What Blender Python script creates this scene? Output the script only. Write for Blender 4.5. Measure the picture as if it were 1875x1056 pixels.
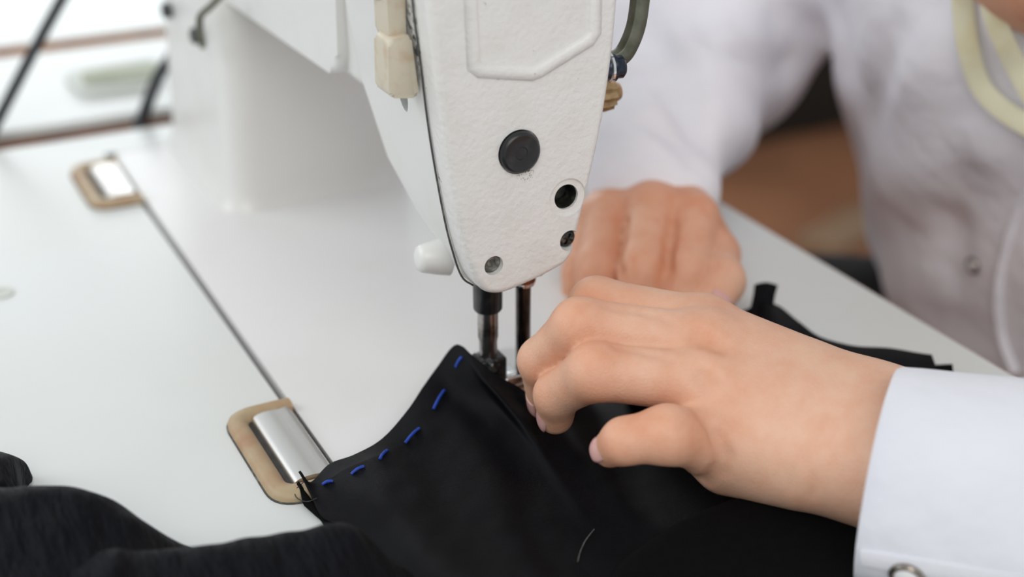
import bpy, bmesh, math, random
import numpy as np
from mathutils import Vector, Matrix

random.seed(4)
scene = bpy.context.scene
COL = scene.collection
for o in list(bpy.data.objects):
    bpy.data.objects.remove(o)

# ------------------------------------------------------------------ camera, light, exposure
cam_d = bpy.data.cameras.new('camera')
cam = bpy.data.objects.new('camera', cam_d)
COL.objects.link(cam)
cam.location = (-0.2056, -0.3948, 0.26)
cam.rotation_euler = (math.radians(90 - 26.0858), 0, math.radians(-27.0511))
cam_d.sensor_width = 36.0
cam_d.lens = 2545.0 / 1875.0 * 36.0
cam_d.clip_start = 0.02
cam_d.clip_end = 60
cam_d.dof.use_dof = True
cam_d.dof.focus_distance = 0.455
cam_d.dof.aperture_fstop = 4.6
cam_d.dof.aperture_blades = 9
scene.camera = cam

world = bpy.data.worlds.new('room_light')
scene.world = world
world.use_nodes = True
bg = world.node_tree.nodes['Background']
bg.inputs[0].default_value = (0.93, 0.97, 1.0, 1)
bg.inputs[1].default_value = 0.57


def area(name, loc, target, size, power, col):
    d = bpy.data.lights.new(name, 'AREA')
    d.shape = 'RECTANGLE'
    d.size, d.size_y = size
    d.energy = power
    d.color = col
    o = bpy.data.objects.new(name, d)
    COL.objects.link(o)
    o.location = loc
    o.rotation_euler = (Vector(target) - Vector(loc)).to_track_quat('-Z', 'Y').to_euler()
    return o


area('side_window_daylight', (-2.2, 1.3, 1.5), (0, 0.1, 0), (2.4, 1.6), 34, (0.93, 0.98, 1.0))
area('back_window_daylight', (0.2, 4.1, 0.85), (-0.1, 0.4, 0), (2.6, 1.4), 46, (0.93, 0.98, 1.0))
area('camera_side_fill', (-0.6, -1.5, 1.45), (0, 0.05, 0), (1.6, 1.2), 18.5, (1.0, 0.96, 0.91))  # unseen fill light added on the camera side to brighten face plate and coat

scene.view_settings.view_transform = 'Standard'
scene.view_settings.look = 'None'
scene.view_settings.gamma = 1.0
scene.view_settings.use_curve_mapping = False
scene.view_settings.exposure = 0.0

# ------------------------------------------------------------------ material helpers


def material(name, col, rough=0.5, metal=0.0, noise=None, bump=None, sss=0.0, spec=0.5, sheen=0.0, coat=0.0):
    """noise=(scale, colour2, lo, hi[, stretch]); bump=(scale, strength, distance[, stretch])"""
    m = bpy.data.materials.new(name)
    m.use_nodes = True
    nt = m.node_tree
    b = nt.nodes['Principled BSDF']
    b.inputs['Base Color'].default_value = (*col, 1)
    b.inputs['Roughness'].default_value = rough
    b.inputs['Metallic'].default_value = metal
    b.inputs['Specular IOR Level'].default_value = spec
    if sss:
        b.inputs['Subsurface Weight'].default_value = sss
        b.inputs['Subsurface Radius'].default_value = (1.0, 0.35, 0.2)
        b.inputs['Subsurface Scale'].default_value = 0.004
    if sheen:
        b.inputs['Sheen Weight'].default_value = sheen
        b.inputs['Sheen Roughness'].default_value = 0.4
    if coat:
        b.inputs['Coat Weight'].default_value = coat
        b.inputs['Coat Roughness'].default_value = 0.15
    tc = nt.nodes.new('ShaderNodeTexCoord')

    def noise_node(scale, stretch=None, detail=4):
        n = nt.nodes.new('ShaderNodeTexNoise')
        n.inputs['Scale'].default_value = scale
        n.inputs['Detail'].default_value = detail
        if stretch:
            mp = nt.nodes.new('ShaderNodeMapping')
            mp.inputs['Scale'].default_value = stretch
            nt.links.new(tc.outputs['Object'], mp.inputs['Vector'])
            nt.links.new(mp.outputs['Vector'], n.inputs['Vector'])
        else:
            nt.links.new(tc.outputs['Object'], n.inputs['Vector'])
        return n
    if noise:
        n = noise_node(noise[0], noise[4] if len(noise) > 4 else None)
        r = nt.nodes.new('ShaderNodeMapRange')
        r.inputs['From Min'].default_value = noise[2]
        r.inputs['From Max'].default_value = noise[3]
        mx = nt.nodes.new('ShaderNodeMix')
        mx.data_type = 'RGBA'
        mx.inputs['A'].default_value = (*col, 1)
        mx.inputs['B'].default_value = (*noise[1], 1)
        nt.links.new(n.outputs['Fac'], r.inputs['Value'])
        nt.links.new(r.outputs['Result'], mx.inputs['Factor'])
        nt.links.new(mx.outputs['Result'], b.inputs['Base Color'])
    if bump:
        n = noise_node(bump[0], bump[3] if len(bump) > 3 else None, 3)
        bp = nt.nodes.new('ShaderNodeBump')
        bp.inputs['Strength'].default_value = bump[1]
        bp.inputs['Distance'].default_value = bump[2]
        nt.links.new(n.outputs['Fac'], bp.inputs['Height'])
        nt.links.new(bp.outputs['Normal'], b.inputs['Normal'])
    return m


def weave(m, scale, strength, dist):
    """fine diagonal thread lines for cloth"""
    nt = m.node_tree
    b = nt.nodes['Principled BSDF']
    tc = nt.nodes.new('ShaderNodeTexCoord')
    w = nt.nodes.new('ShaderNodeTexWave')
    w.inputs['Scale'].default_value = scale
    w.inputs['Distortion'].default_value = 0.6
    mp = nt.nodes.new('ShaderNodeMapping')
    mp.inputs['Rotation'].default_value = (0, 0, 0.9)
    nt.links.new(tc.outputs['Object'], mp.inputs['Vector'])
    nt.links.new(mp.outputs['Vector'], w.inputs['Vector'])
    bp = nt.nodes.new('ShaderNodeBump')
    bp.inputs['Strength'].default_value = strength
    bp.inputs['Distance'].default_value = dist
    nt.links.new(w.outputs['Fac'], bp.inputs['Height'])
    old = b.inputs['Normal'].links
    if old:
        nt.links.new(old[0].from_socket, bp.inputs['Normal'])
    nt.links.new(bp.outputs['Normal'], b.inputs['Normal'])
    return m


M = {}
M['laminate'] = material('white_laminate', (0.695, 0.715, 0.705), 0.37, noise=(9, (0.67, 0.68, 0.65), .45, .75))
M['edge_brown'] = material('brown_table_edge', (0.28, 0.10, 0.035), 0.5, noise=(60, (0.16, 0.055, 0.02), .4, .7))
M['edge_orange'] = material('orange_table_edge', (0.50, 0.22, 0.07), 0.5, noise=(60, (0.36, 0.15, 0.05), .4, .7))
M['enamel'] = material('white_enamel_smooth', (0.74, 0.735, 0.715), 0.30, noise=(25, (0.69, 0.68, 0.65), .5, .8))
M['enamel_bed'] = material('white_enamel_bed', (0.77, 0.765, 0.76), 0.36, noise=(14, (0.72, 0.71, 0.69), .5, .85))
M['enamel_tex'] = material('white_enamel_textured', (0.78, 0.765, 0.745), 0.42, noise=(90, (0.74, 0.72, 0.69), .45, .75),
                           bump=(520, 0.55, 0.0006))
M['cream'] = material('aged_cream_plastic', (0.60, 0.54, 0.43), 0.42, noise=(120, (0.50, 0.36, 0.23), .52, .78))
M['pad'] = material('tan_rubber', (0.43, 0.33, 0.20), 0.5, noise=(60, (0.36, 0.19, 0.10), .42, .70))
M['black_plastic'] = material('black_plastic', (0.012, 0.013, 0.014), 0.33, noise=(200, (0.03, 0.03, 0.03), .5, .7))
M['dark_hole'] = material('dark_recess', (0.012, 0.013, 0.010), 0.5, noise=(300, (0.06, 0.06, 0.05), .5, .7))
M['steel'] = material('worn_steel', (0.42, 0.40, 0.39), 0.28, 1.0, noise=(220, (0.16, 0.14, 0.13), .45, .65))
M['dark_steel'] = material('dark_steel', (0.10, 0.085, 0.08), 0.25, 1.0, noise=(160, (0.05, 0.045, 0.045), .45, .65))
M['chrome'] = material('chrome', (0.82, 0.82, 0.82), 0.14, 1.0, noise=(90, (0.74, 0.74, 0.73), .4, .7))
M['satin'] = material('brushed_steel', (0.72, 0.71, 0.69), 0.36, 1.0, bump=(300, 0.12, 0.0004, (1, 0.03, 1)))
M['gunmetal'] = material('screw_black_oxide', (0.045, 0.047, 0.05), 0.3, 0.8, noise=(500, (0.20, 0.21, 0.19), .5, .68))
M['dirty_screw'] = material('grimy_screw', (0.10, 0.105, 0.095), 0.5, 0.5, noise=(420, (0.34, 0.34, 0.31), .42, .66))
M['brass'] = material('aged_brass', (0.52, 0.36, 0.19), 0.4, 0.8, noise=(300, (0.33, 0.21, 0.11), .45, .7))
M['copper'] = material('oily_copper', (0.28, 0.11, 0.055), 0.3, 0.7, noise=(300, (0.10, 0.045, 0.03), .45, .7))
M['olive_metal'] = material('dull_olive_metal', (0.20, 0.205, 0.16), 0.4, 0.75, noise=(140, (0.12, 0.125, 0.09), .42, .68))
M['blue_black'] = material('blued_steel', (0.045, 0.055, 0.085), 0.25, 0.7, noise=(300, (0.02, 0.025, 0.035), .4, .7))
M['grime'] = material('seam_grime', (0.06, 0.06, 0.055), 0.8, noise=(300, (0.16, 0.155, 0.14), .5, .7))
M['gap_black'] = material('painted_gap_shade', (0.05, 0.048, 0.045), 0.9, noise=(200, (0.03, 0.028, 0.025), .4, .7))  # near-black that paints in the shade of the bed slot and hinge gaps
M['black_cloth'] = weave(material('black_twill', (0.0030, 0.0031, 0.0044), 0.52, bump=(900, 0.25, 0.0003), spec=0.10,
                         noise=(40, (0.0018, 0.0019, 0.0029), .4, .7)), 900, 0.45, 0.0002)
M['black_velvet'] = material('black_matte_cloth', (0.0022, 0.0022, 0.0024), 0.95, spec=0.1, noise=(300, (0.003, 0.003, 0.0032), .4, .7))
M['navy_cloth'] = material('navy_crinkle_cloth', (0.0026, 0.0029, 0.0045), 0.66, bump=(170, 1.0, 0.0030, (1.8, 0.30, 1)), sheen=0.015,
                           noise=(500, (0.0050, 0.0056, 0.0085), .5, .75), spec=0.10)
M['thread_blue'] = material('blue_thread', (0.006, 0.042, 0.34), 0.55, bump=(2500, 0.4, 0.0002), noise=(900, (0.010, 0.065, 0.45), .4, .7))
M['thread_black'] = material('black_thread', (0.02, 0.02, 0.02), 0.7, noise=(900, (0.04, 0.04, 0.04), .4, .7))
M['thread_white'] = material('white_lint', (0.25, 0.245, 0.23), 0.7, noise=(900, (0.12, 0.12, 0.11), .4, .7))
M['cotton'] = material('white_cotton', (0.72, 0.73, 0.775), 0.8, bump=(45, 0.6, 0.004), sheen=0.1, spec=0.2,
                       noise=(20, (0.68, 0.68, 0.745), .45, .7))
M['coat'] = material('white_coat_cotton', (0.86, 0.845, 0.89), 0.85, bump=(22, 0.5, 0.01), spec=0.15,
                     noise=(12, (0.79, 0.77, 0.82), .45, .7))
M['trousers'] = material('black_trousers', (0.012, 0.012, 0.014), 0.9, noise=(60, (0.02, 0.018, 0.018), .4, .7))
M['cable'] = material('black_cable', (0.02, 0.024, 0.028), 0.45, noise=(200, (0.035, 0.04, 0.045), .4, .7))
M['tape'] = material('pale_yellow_tape', (0.76, 0.74, 0.54), 0.5, noise=(60, (0.66, 0.55, 0.28), .5, .8))
M['tray'] = material('olive_plastic', (0.36, 0.39, 0.27), 0.5, noise=(30, (0.30, 0.33, 0.22), .4, .7))
M['tray_rim'] = material('grey_plastic', (0.62, 0.64, 0.60), 0.5, noise=(30, (0.56, 0.58, 0.53), .4, .7))
M['floor'] = material('brown_floor', (0.33, 0.145, 0.072), 0.55, noise=(3.2, (0.20, 0.085, 0.045), .4, .65))
M['dark_wood'] = material('dark_cabinet', (0.016, 0.015, 0.012), 0.6, noise=(6, (0.035, 0.03, 0.022), .45, .7))
M['wood'] = material('stool_wood', (0.20, 0.075, 0.03), 0.5, noise=(18, (0.12, 0.04, 0.018), .4, .7, (1, 6, 1)))
M['board'] = material('pale_board', (0.30, 0.185, 0.11), 0.6, noise=(18, (0.30, 0.2, 0.12), .4, .7))
M['wall'] = material('wall_paint', (0.72, 0.72, 0.70), 0.8, noise=(3, (0.68, 0.68, 0.66), .4, .7))
M['hair'] = material('dark_hair', (0.03, 0.018, 0.01), 0.5, noise=(200, (0.05, 0.03, 0.018), .4, .7))
M['nail'] = material('fingernail', (0.74, 0.41, 0.38), 0.26, noise=(200, (0.70, 0.36, 0.33), .4, .7), sss=0.15, spec=0.5)
M['snap'] = material('snap_metal', (0.35, 0.31, 0.27), 0.25, 1.0, noise=(200, (0.25, 0.21, 0.18), .4, .7))
M['pearl'] = material('pearl_white', (0.80, 0.80, 0.80), 0.2, noise=(200, (0.74, 0.74, 0.76), .4, .7))


def skin_material():
    m = material('skin', (0.77, 0.46, 0.315), 0.46, bump=(1100, 0.38, 0.0005, (1, 1.6, 1)), sss=0.20, spec=0.32)
    nt = m.node_tree
    b = nt.nodes['Principled BSDF']
    at_ = nt.nodes.new('ShaderNodeAttribute')
    at_.attribute_name = 'flush'
    tc = nt.nodes.new('ShaderNodeTexCoord')
    n = nt.nodes.new('ShaderNodeTexNoise')
    n.inputs['Scale'].default_value = 95
    n.inputs['Detail'].default_value = 8
    n.inputs['Roughness'].default_value = 0.62
    nt.links.new(tc.outputs['Object'], n.inputs['Vector'])
    r = nt.nodes.new('ShaderNodeMapRange')
    r.inputs['From Min'].default_value = 0.4
    r.inputs['From Max'].default_value = 0.75
    r.inputs['To Max'].default_value = 0.45
    nt.links.new(n.outputs['Fac'], r.inputs['Value'])
    a = nt.nodes.new('ShaderNodeMath')
    a.operation = 'ADD'
    a.use_clamp = True
    nt.links.new(r.outputs['Result'], a.inputs[0])
    nt.links.new(at_.outputs['Fac'], a.inputs[1])
    mx = nt.nodes.new('ShaderNodeMix')
    mx.data_type = 'RGBA'
    mx.inputs['A'].default_value = (0.77, 0.485, 0.345, 1)
    mx.inputs['B'].default_value = (0.66, 0.285, 0.165, 1)
    nt.links.new(a.outputs['Value'], mx.inputs['Factor'])
    nt.links.new(mx.outputs['Result'], b.inputs['Base Color'])
    return m


M['skin'] = skin_material()


def speckle(m, scale, thresh, col, centre=None, rad=None):
    """small dark dirt specks; with centre and rad only in a worn patch"""
    nt = m.node_tree
    b = nt.nodes['Principled BSDF']
    tc = nt.nodes.new('ShaderNodeTexCoord')
    n = nt.nodes.new('ShaderNodeTexNoise')
    n.inputs['Scale'].default_value = scale
    n.inputs['Detail'].default_value = 2
    nt.links.new(tc.outputs['Object'], n.inputs['Vector'])
    r = nt.nodes.new('ShaderNodeMapRange')
    r.inputs['From Min'].default_value = thresh
    r.inputs['From Max'].default_value = thresh + .06
    nt.links.new(n.outputs['Fac'], r.inputs['Value'])
    fac = r.outputs['Result']
    if centre:
        d = nt.nodes.new('ShaderNodeVectorMath')
        d.operation = 'DISTANCE'
        d.inputs[1].default_value = centre
        nt.links.new(tc.outputs['Object'], d.inputs[0])
        r2 = nt.nodes.new('ShaderNodeMapRange')
        r2.inputs['From Min'].default_value = rad * .3
        r2.inputs['From Max'].default_value = rad
        r2.inputs['To Min'].default_value = 1
        r2.inputs['To Max'].default_value = 0
        nt.links.new(d.outputs['Value'], r2.inputs['Value'])
        mu = nt.nodes.new('ShaderNodeMath')
        mu.operation = 'MULTIPLY'
        nt.links.new(fac, mu.inputs[0])
        nt.links.new(r2.outputs['Result'], mu.inputs[1])
        fac = mu.outputs['Value']
    mx = nt.nodes.new('ShaderNodeMix')
    mx.data_type = 'RGBA'
    src = b.inputs['Base Color'].links
    if src:
        nt.links.new(src[0].from_socket, mx.inputs['A'])
    else:
        mx.inputs['A'].default_value = b.inputs['Base Color'].default_value
    mx.inputs['B'].default_value = (*col, 1)
    nt.links.new(fac, mx.inputs['Factor'])
    nt.links.new(mx.outputs['Result'], b.inputs['Base Color'])
    return m


speckle(M['enamel_tex'], 260, .74, (0.12, 0.11, 0.10))
speckle(M['enamel_tex'], 1500, .55, (0.16, 0.11, 0.07), (-.0105, -.0225, .0962), .0040)
M['enamel_head'] = material('white_enamel_head', (0.74, 0.735, 0.715), 0.30, noise=(25, (0.69, 0.68, 0.65), .5, .8))
speckle(M['enamel_head'], 420, .52, (0.10, 0.095, 0.085), (-.0420, -.0095, .1400), .017)

# ------------------------------------------------------------------ object helpers


def empty(name, label, cat, loc=(0, 0, 0), group=None):
    o = bpy.data.objects.new(name, None)
    o.empty_display_size = 0.02
    COL.objects.link(o)
    o.location = loc
    tag(o, label, cat, group)
    return o


def tag(o, label=None, cat=None, group=None, kind=None):
    if label: o['label'] = label
    if cat: o['category'] = cat
    if group: o['group'] = group
    if kind: o['kind'] = kind
    return o


def link(name, me, mat, parent=None, smooth=True, angle=40):
    me.materials.clear()
    me.materials.append(mat)
    if smooth:
        me.polygons.foreach_set('use_smooth', [True] * len(me.polygons))
        if angle:
            me.set_sharp_from_angle(angle=math.radians(angle))
    o = bpy.data.objects.new(name, me)
    COL.objects.link(o)
    if parent is not None:
        o.parent = parent
        if parent.parent is None:       # parts are modelled in world coordinates
            o.matrix_parent_inverse = Matrix.Translation(-parent.location)
    return o


def from_bm(name, bm, mat, parent=None, smooth=True, angle=40):
    bmesh.ops.recalc_face_normals(bm, faces=bm.faces)
    me = bpy.data.meshes.new(name)
    bm.to_mesh(me)
    bm.free()
    return link(name, me, mat, parent, smooth, angle)


def from_np(name, v, f, mat, parent=None, smooth=True, angle=None):
    me = bpy.data.meshes.new(name)
    me.from_pydata([tuple(p) for p in v], [], [tuple(q) for q in f])
    me.update()
    return link(name, me, mat, parent, smooth, angle)


def box(bm, lo, hi, bevel=0, seg=2):
    lo, hi = Vector(lo), Vector(hi)
    r = bmesh.ops.create_cube(bm, size=1, matrix=Matrix.Translation((lo + hi) / 2) @ Matrix.Diagonal((*(hi - lo), 1)))
    if bevel:
        e = list({ed for v in r['verts'] for ed in v.link_edges})
        bmesh.ops.bevel(bm, geom=e, offset=bevel, segments=seg, profile=0.5, affect='EDGES')


def frame_of(d):
    d = Vector(d).normalized()
    a = Vector((0, 0, 1)) if abs(d.z) < 0.9 else Vector((1, 0, 0))
    x = a.cross(d).normalized()
    y = d.cross(x)
    return x, y, d


def lathe(bm, origin, axis, prof, n=32):
    """prof: list of (radius, height along axis)"""
    x, y, d = frame_of(axis)
    o = Vector(origin)
    rings = []
    for r, h in prof:
        if r <= 1e-7:
            rings.append([bm.verts.new(o + d * h)])
        else:
            rings.append([bm.verts.new(o + d * h + (x * math.cos(t) + y * math.sin(t)) * r)
                          for t in [2 * math.pi * i / n for i in range(n)]])
    for a, b in zip(rings, rings[1:]):
        if len(a) == 1 and len(b) == 1:
            continue
        for i in range(n):
            j = (i + 1) % n
            if len(a) == 1:
                bm.faces.new((a[0], b[i], b[j]))
            elif len(b) == 1:
                bm.faces.new((a[i], a[j], b[0]))
            else:
                bm.faces.new((a[i], a[j], b[j], b[i]))
    for ring in (rings[0], rings[-1]):
        if len(ring) > 2:
            bm.faces.new(ring)


def catmull(pts, n):
    P = np.array(pts, float)
    P = np.vstack([2 * P[0] - P[1], P, 2 * P[-1] - P[-2]])
    m = len(pts) - 1
    out = []
    for i in range(n + 1):
        t = i / n * m
        k = min(int(t), m - 1)
        s = t - k
        a, b, c, d = P[k:k + 4]
        out.append(0.5 * ((2 * b) + (-a + c) * s + (2 * a - 5 * b + 4 * c - d) * s * s + (-a + 3 * b - 3 * c + d) * s ** 3))
    return np.array(out)


def tube(bm, pts, rad, n=10, flat=None, up=(0, 0, 1)):
    """sweep; flat=(w, h) gives a rounded-rectangular section"""
    P = [Vector(p) for p in pts]
    rings = []
    prev = None
    for i, p in enumerate(P):
        d = (P[min(i + 1, len(P) - 1)] - P[max(i - 1, 0)]).normalized()
        if prev is None:
            x = Vector(up).cross(d)
            if x.length < 1e-4:
                x = Vector((1, 0, 0)).cross(d)
        else:
            x = prev - d * prev.dot(d)
        x.normalize()
        prev = x
        y = d.cross(x)
        r = rad[i] if hasattr(rad, '__len__') else rad
        ring = []
        for k in range(n):
            t = 2 * math.pi * (k + 0.5) / n
            c, s = math.cos(t), math.sin(t)
            if flat:
                e = 0.35
                c = math.copysign(abs(c) ** e, c) * flat[0]
                s = math.copysign(abs(s) ** e, s) * flat[1]
                ring.append(bm.verts.new(p + x * c + y * s))
            else:
                ring.append(bm.verts.new(p + (x * c + y * s) * r))
        rings.append(ring)
    for a, b in zip(rings, rings[1:]):
        for i in range(n):
            j = (i + 1) % n
            bm.faces.new((a[i], a[j], b[j], b[i]))
    bm.faces.new(rings[0])
    bm.faces.new(rings[-1])


def prism(bm, poly, axis, a, b):
    """extrude a 2D polygon along an axis between a and b (poly in the other two axes, in xyz order)"""
    def pt(q, h):
        c = list(q)
        c.insert(axis, h)
        return bm.verts.new(c)
    lo = [pt(q, a) for q in poly]
    hi = [pt(q, b) for q in poly]
    n = len(poly)
    bm.faces.new(lo)
    bm.faces.new(hi)
    for i in range(n):
        j = (i + 1) % n
        bm.faces.new((lo[i], lo[j], hi[j], hi[i]))
    return lo, hi


def round_poly(poly, rad, seg=6):
    out = []
    n = len(poly)
    for i in range(n):
        p0, p1, p2 = Vector(poly[i - 1]), Vector(poly[i]), Vector(poly[(i + 1) % n])
        r = rad[i] if hasattr(rad, '__len__') else rad
        if r <= 0:
            out.append(tuple(p1))
            continue
        a = p1 + (p0 - p1).normalized() * min(r, (p0 - p1).length * .48)
        b = p1 + (p2 - p1).normalized() * min(r, (p2 - p1).length * .48)
        for k in range(seg + 1):
            t = k / seg
            out.append(tuple(a * (1 - t) ** 2 + p1 * 2 * t * (1 - t) + b * t * t))
    return out


def boolean_cut(o, cutters):
    for k, bm in enumerate(cutters):
        bmesh.ops.recalc_face_normals(bm, faces=bm.faces)
        me = bpy.data.meshes.new('cut')
        bm.to_mesh(me)
        bm.free()
        c = bpy.data.objects.new('cut', me)
        COL.objects.link(c)
        md = o.modifiers.new('b', 'BOOLEAN')
        md.operation = 'DIFFERENCE'
        md.solver = 'EXACT'
        md.object = c
        bpy.context.view_layer.update()
        dg = bpy.context.evaluated_depsgraph_get()
        new = bpy.data.meshes.new_from_object(o.evaluated_get(dg))
        o.modifiers.clear()
        old = o.data
        o.data = new
        bpy.data.meshes.remove(old)
        bpy.data.objects.remove(c)
        bpy.data.meshes.remove(me)
    o.data.polygons.foreach_set('use_smooth', [True] * len(o.data.polygons))
    o.data.set_sharp_from_angle(angle=math.radians(38))


def weighted(o):
    md = o.modifiers.new('normals', 'WEIGHTED_NORMAL')
    md.keep_sharp = True
    md.weight = 100
    return o


# --- implicit surfaces (bodies, hands, coat)


def cone(G, a, b, ra, rb):
    """signed distance to a tapered capsule"""
    a = np.array(a, np.float32)
    b = np.array(b, np.float32)
    d = b - a
    L2 = float(d @ d) + 1e-12
    t = np.clip(((G - a) @ d) / L2, 0, 1)
    c = a + t[..., None] * d
    return np.sqrt(((G - c) ** 2).sum(-1)) - (ra + (rb - ra) * t)


def ellip(G, c, r):
    q = (G - np.array(c, np.float32)) / np.array(r, np.float32)
    k = np.sqrt((q ** 2).sum(-1)) + 1e-6
    return (k - 1) * min(r) * (0.5 + 0.5 * 1)


def smin(a, b, k):
    h = np.clip(0.5 + 0.5 * (b - a) / k, 0, 1)
    return b + (a - b) * h - k * h * (1 - h)


def ssub(a, b, k):
    return -smin(-a, b, k)


def surface_nets(fn, lo, hi, h):
    lo = np.array(lo, np.float32)
    hi = np.array(hi, np.float32)
    n = np.ceil((hi - lo) / h).astype(int) + 1
    ax = [lo[i] + h * np.arange(n[i], dtype=np.float32) for i in range(3)]
    S = np.empty(tuple(n), np.float32)
    for i0 in range(0, n[0], 24):
        G = np.stack(np.meshgrid(ax[0][i0:i0 + 24], ax[1], ax[2], indexing='ij'), -1)
        S[i0:i0 + 24] = fn(G)
    S[0] = S[-1] = 1
    S[:, 0] = S[:, -1] = 1
    S[:, :, 0] = S[:, :, -1] = 1
    ins = S < 0
    c = [(i, j, k) for i in (0, 1) for j in (0, 1) for k in (0, 1)]
    cnt = np.zeros(tuple(n - 1), int)
    for i, j, k in c:
        cnt += ins[i:n[0] - 1 + i, j:n[1] - 1 + j, k:n[2] - 1 + k]
    act = (cnt > 0) & (cnt < 8)
    idx = -np.ones(act.shape, int)
    cells = np.argwhere(act)
    idx[act] = np.arange(len(cells))
    acc = np.zeros((len(cells), 3))
    num = np.zeros(len(cells))
    for p in c:
        for a in range(3):
            if p[a]: continue
            q = list(p)
            q[a] = 1
            s0 = S[cells[:, 0] + p[0], cells[:, 1] + p[1], cells[:, 2] + p[2]]
            s1 = S[cells[:, 0] + q[0], cells[:, 1] + q[1], cells[:, 2] + q[2]]
            m = (s0 < 0) != (s1 < 0)
            t = np.where(m, s0 / np.where(m, s0 - s1, 1), 0)
            pt = np.repeat(np.array([p], float), len(cells), 0)
            pt[:, a] = t
            acc += pt * m[:, None]
            num += m
    V = lo + h * (cells + acc / num[:, None])
    F = []
    for a in range(3):
        b, d = (a + 1) % 3, (a + 2) % 3
        sl0 = [slice(None)] * 3
        sl1 = [slice(None)] * 3
        sl0[a] = slice(0, -1)
        sl1[a] = slice(1, None)
        ch = ins[tuple(sl0)] != ins[tuple(sl1)]
        e = np.argwhere(ch)
        e = e[(e[:, b] > 0) & (e[:, d] > 0) & (e[:, b] < n[b] - 1) & (e[:, d] < n[d] - 1)]
        flip = ins[tuple(sl0)][tuple(e.T)]
        q = []
        for db, dd in ((1, 1), (0, 1), (0, 0), (1, 0)):
            g = e.copy()
            g[:, b] -= db
            g[:, d] -= dd
            q.append(idx[tuple(g.T)])
        q = np.stack(q, 1)
        q[~flip] = q[~flip][:, ::-1]
        F.append(q)
    F = np.vstack(F)
    return V, F


def relax(V, F, it=2, lam=0.5):
    e = np.vstack([F[:, [0, 1]], F[:, [1, 2]], F[:, [2, 3]], F[:, [3, 0]]])
    e = np.vstack([e, e[:, ::-1]])
    deg = np.bincount(e[:, 0], minlength=len(V)).astype(float)
    deg[deg == 0] = 1
    for _ in range(it):
        s = np.stack([np.bincount(e[:, 0], V[e[:, 1], k], len(V)) for k in range(3)], 1)
        V = V + lam * (s / deg[:, None] - V)
    return V


def trace(fn, d, start=.3, n=160):
    """march from a viewpoint along d until the surface fn is met"""
    o = np.array((-0.2056, -0.3948, 0.26))
    d = np.array(d, float) - o
    d /= np.linalg.norm(d)
    t = start
    for _ in range(n):
        p = (o + d * t).astype(np.float32)
        v = float(fn(p[None, None, None, :])[0, 0, 0])
        if v < .0004:
            break
        t = min(t + max(v * .6, .0004), 1.2)
    p = o + d * t
    e = .003
    g = np.array([float(fn((p + e * np.eye(3)[k]).astype(np.float32)[None, None, None, :])[0, 0, 0]) - v for k in range(3)])
    return Vector(p), Vector(g).normalized()


# ------------------------------------------------------------------ the setting
FLOOR_Z = -0.74
bm = bmesh.new()
box(bm, (-2.6, -1.6, FLOOR_Z - .05), (3.6, 4.2, FLOOR_Z))
tag(from_bm('floor', bm, M['floor'], smooth=False), 'reddish brown workshop floor beyond the table', kind='structure')

for nm, lo, hi in (('wall_back', (-2.6, 4.2, FLOOR_Z), (3.6, 4.3, 1.96)), ('wall_right', (3.6, -1.6, FLOOR_Z), (3.7, 4.3, 1.96))):
    bm = bmesh.new()
    box(bm, lo, hi)
    tag(from_bm(nm, bm, M['wall'], smooth=False), kind='structure')

# window in the back wall, out of the picture, that the far daylight comes through
bm = bmesh.new()
for lo, hi in (((-1.16, 4.15, .09), (-1.10, 4.2, 1.61)), ((1.50, 4.15, .09), (1.56, 4.2, 1.61)), ((-1.16, 4.15, .09), (1.56, 4.2, .15)),
               ((-1.16, 4.15, 1.55), (1.56, 4.2, 1.61)), ((.17, 4.15, .15), (.23, 4.2, 1.55))):
    box(bm, lo, hi)
tag(from_bm('window_1', bm, M['pearl'], smooth=False), kind='structure')

# ------------------------------------------------------------------ tables
GAPX0, GAPX1 = -0.0820, -0.0789     # slot between table and machine bed
BED_Y0, BED_Y1 = -0.17, 0.318
EDGE_X = 0.170


def table_legs(t, y0, y1, x0, x1):
    for (x, y) in ((x0 + .05, y0 + .05), (x1 - .06, y0 + .05), (x0 + .05, y1 - .05), (x1 - .06, y1 - .05)):
        bm = bmesh.new()
        box(bm, (x - .02, y - .015, FLOOR_Z), (x + .02, y + .015, -.036), .003)
        from_bm('leg', bm, M['tray_rim'], t)


table = empty('sewing_table', 'white laminate sewing table that the machine is set into', 'table', (-0.1, 0, FLOOR_Z))
bm = bmesh.new()
TX0, TY0, TY1 = -0.42, -0.62, 0.352
TH = .034
outer = round_poly([(TX0, TY0), (EDGE_X, TY0), (EDGE_X, TY1), (TX0, TY1)], .006, 3)
# top built from four slabs around the machine cut-out
for lo, hi in (((TX0, TY0), (GAPX0, TY1)), ((.0995, TY0), (EDGE_X, TY1)),
               ((GAPX0, TY0), (.0995, BED_Y0 - .002)), ((GAPX0, BED_Y1 + .0012), (.0995, TY1))):
    box(bm, (lo[0], lo[1], -TH), (hi[0], hi[1], 0))
bmesh.ops.remove_doubles(bm, verts=bm.verts, dist=1e-5)
from_bm('tabletop', bm, M['laminate'], table, smooth=False)
bm = bmesh.new()
box(bm, (EDGE_X, TY0, -TH + .001), (EDGE_X + .0012, TY1, -.0006))
from_bm('front_edge_band', bm, M['edge_brown'], table, smooth=False)
bm = bmesh.new()
box(bm, (GAPX0 - .008, BED_Y0 - .01, -.020), (.108, BED_Y1 + .01, -.0165))
from_bm('bed_tray', bm, M['gap_black'], table, smooth=False)
table_legs(table, TY0, TY1, TX0, EDGE_X)


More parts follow.
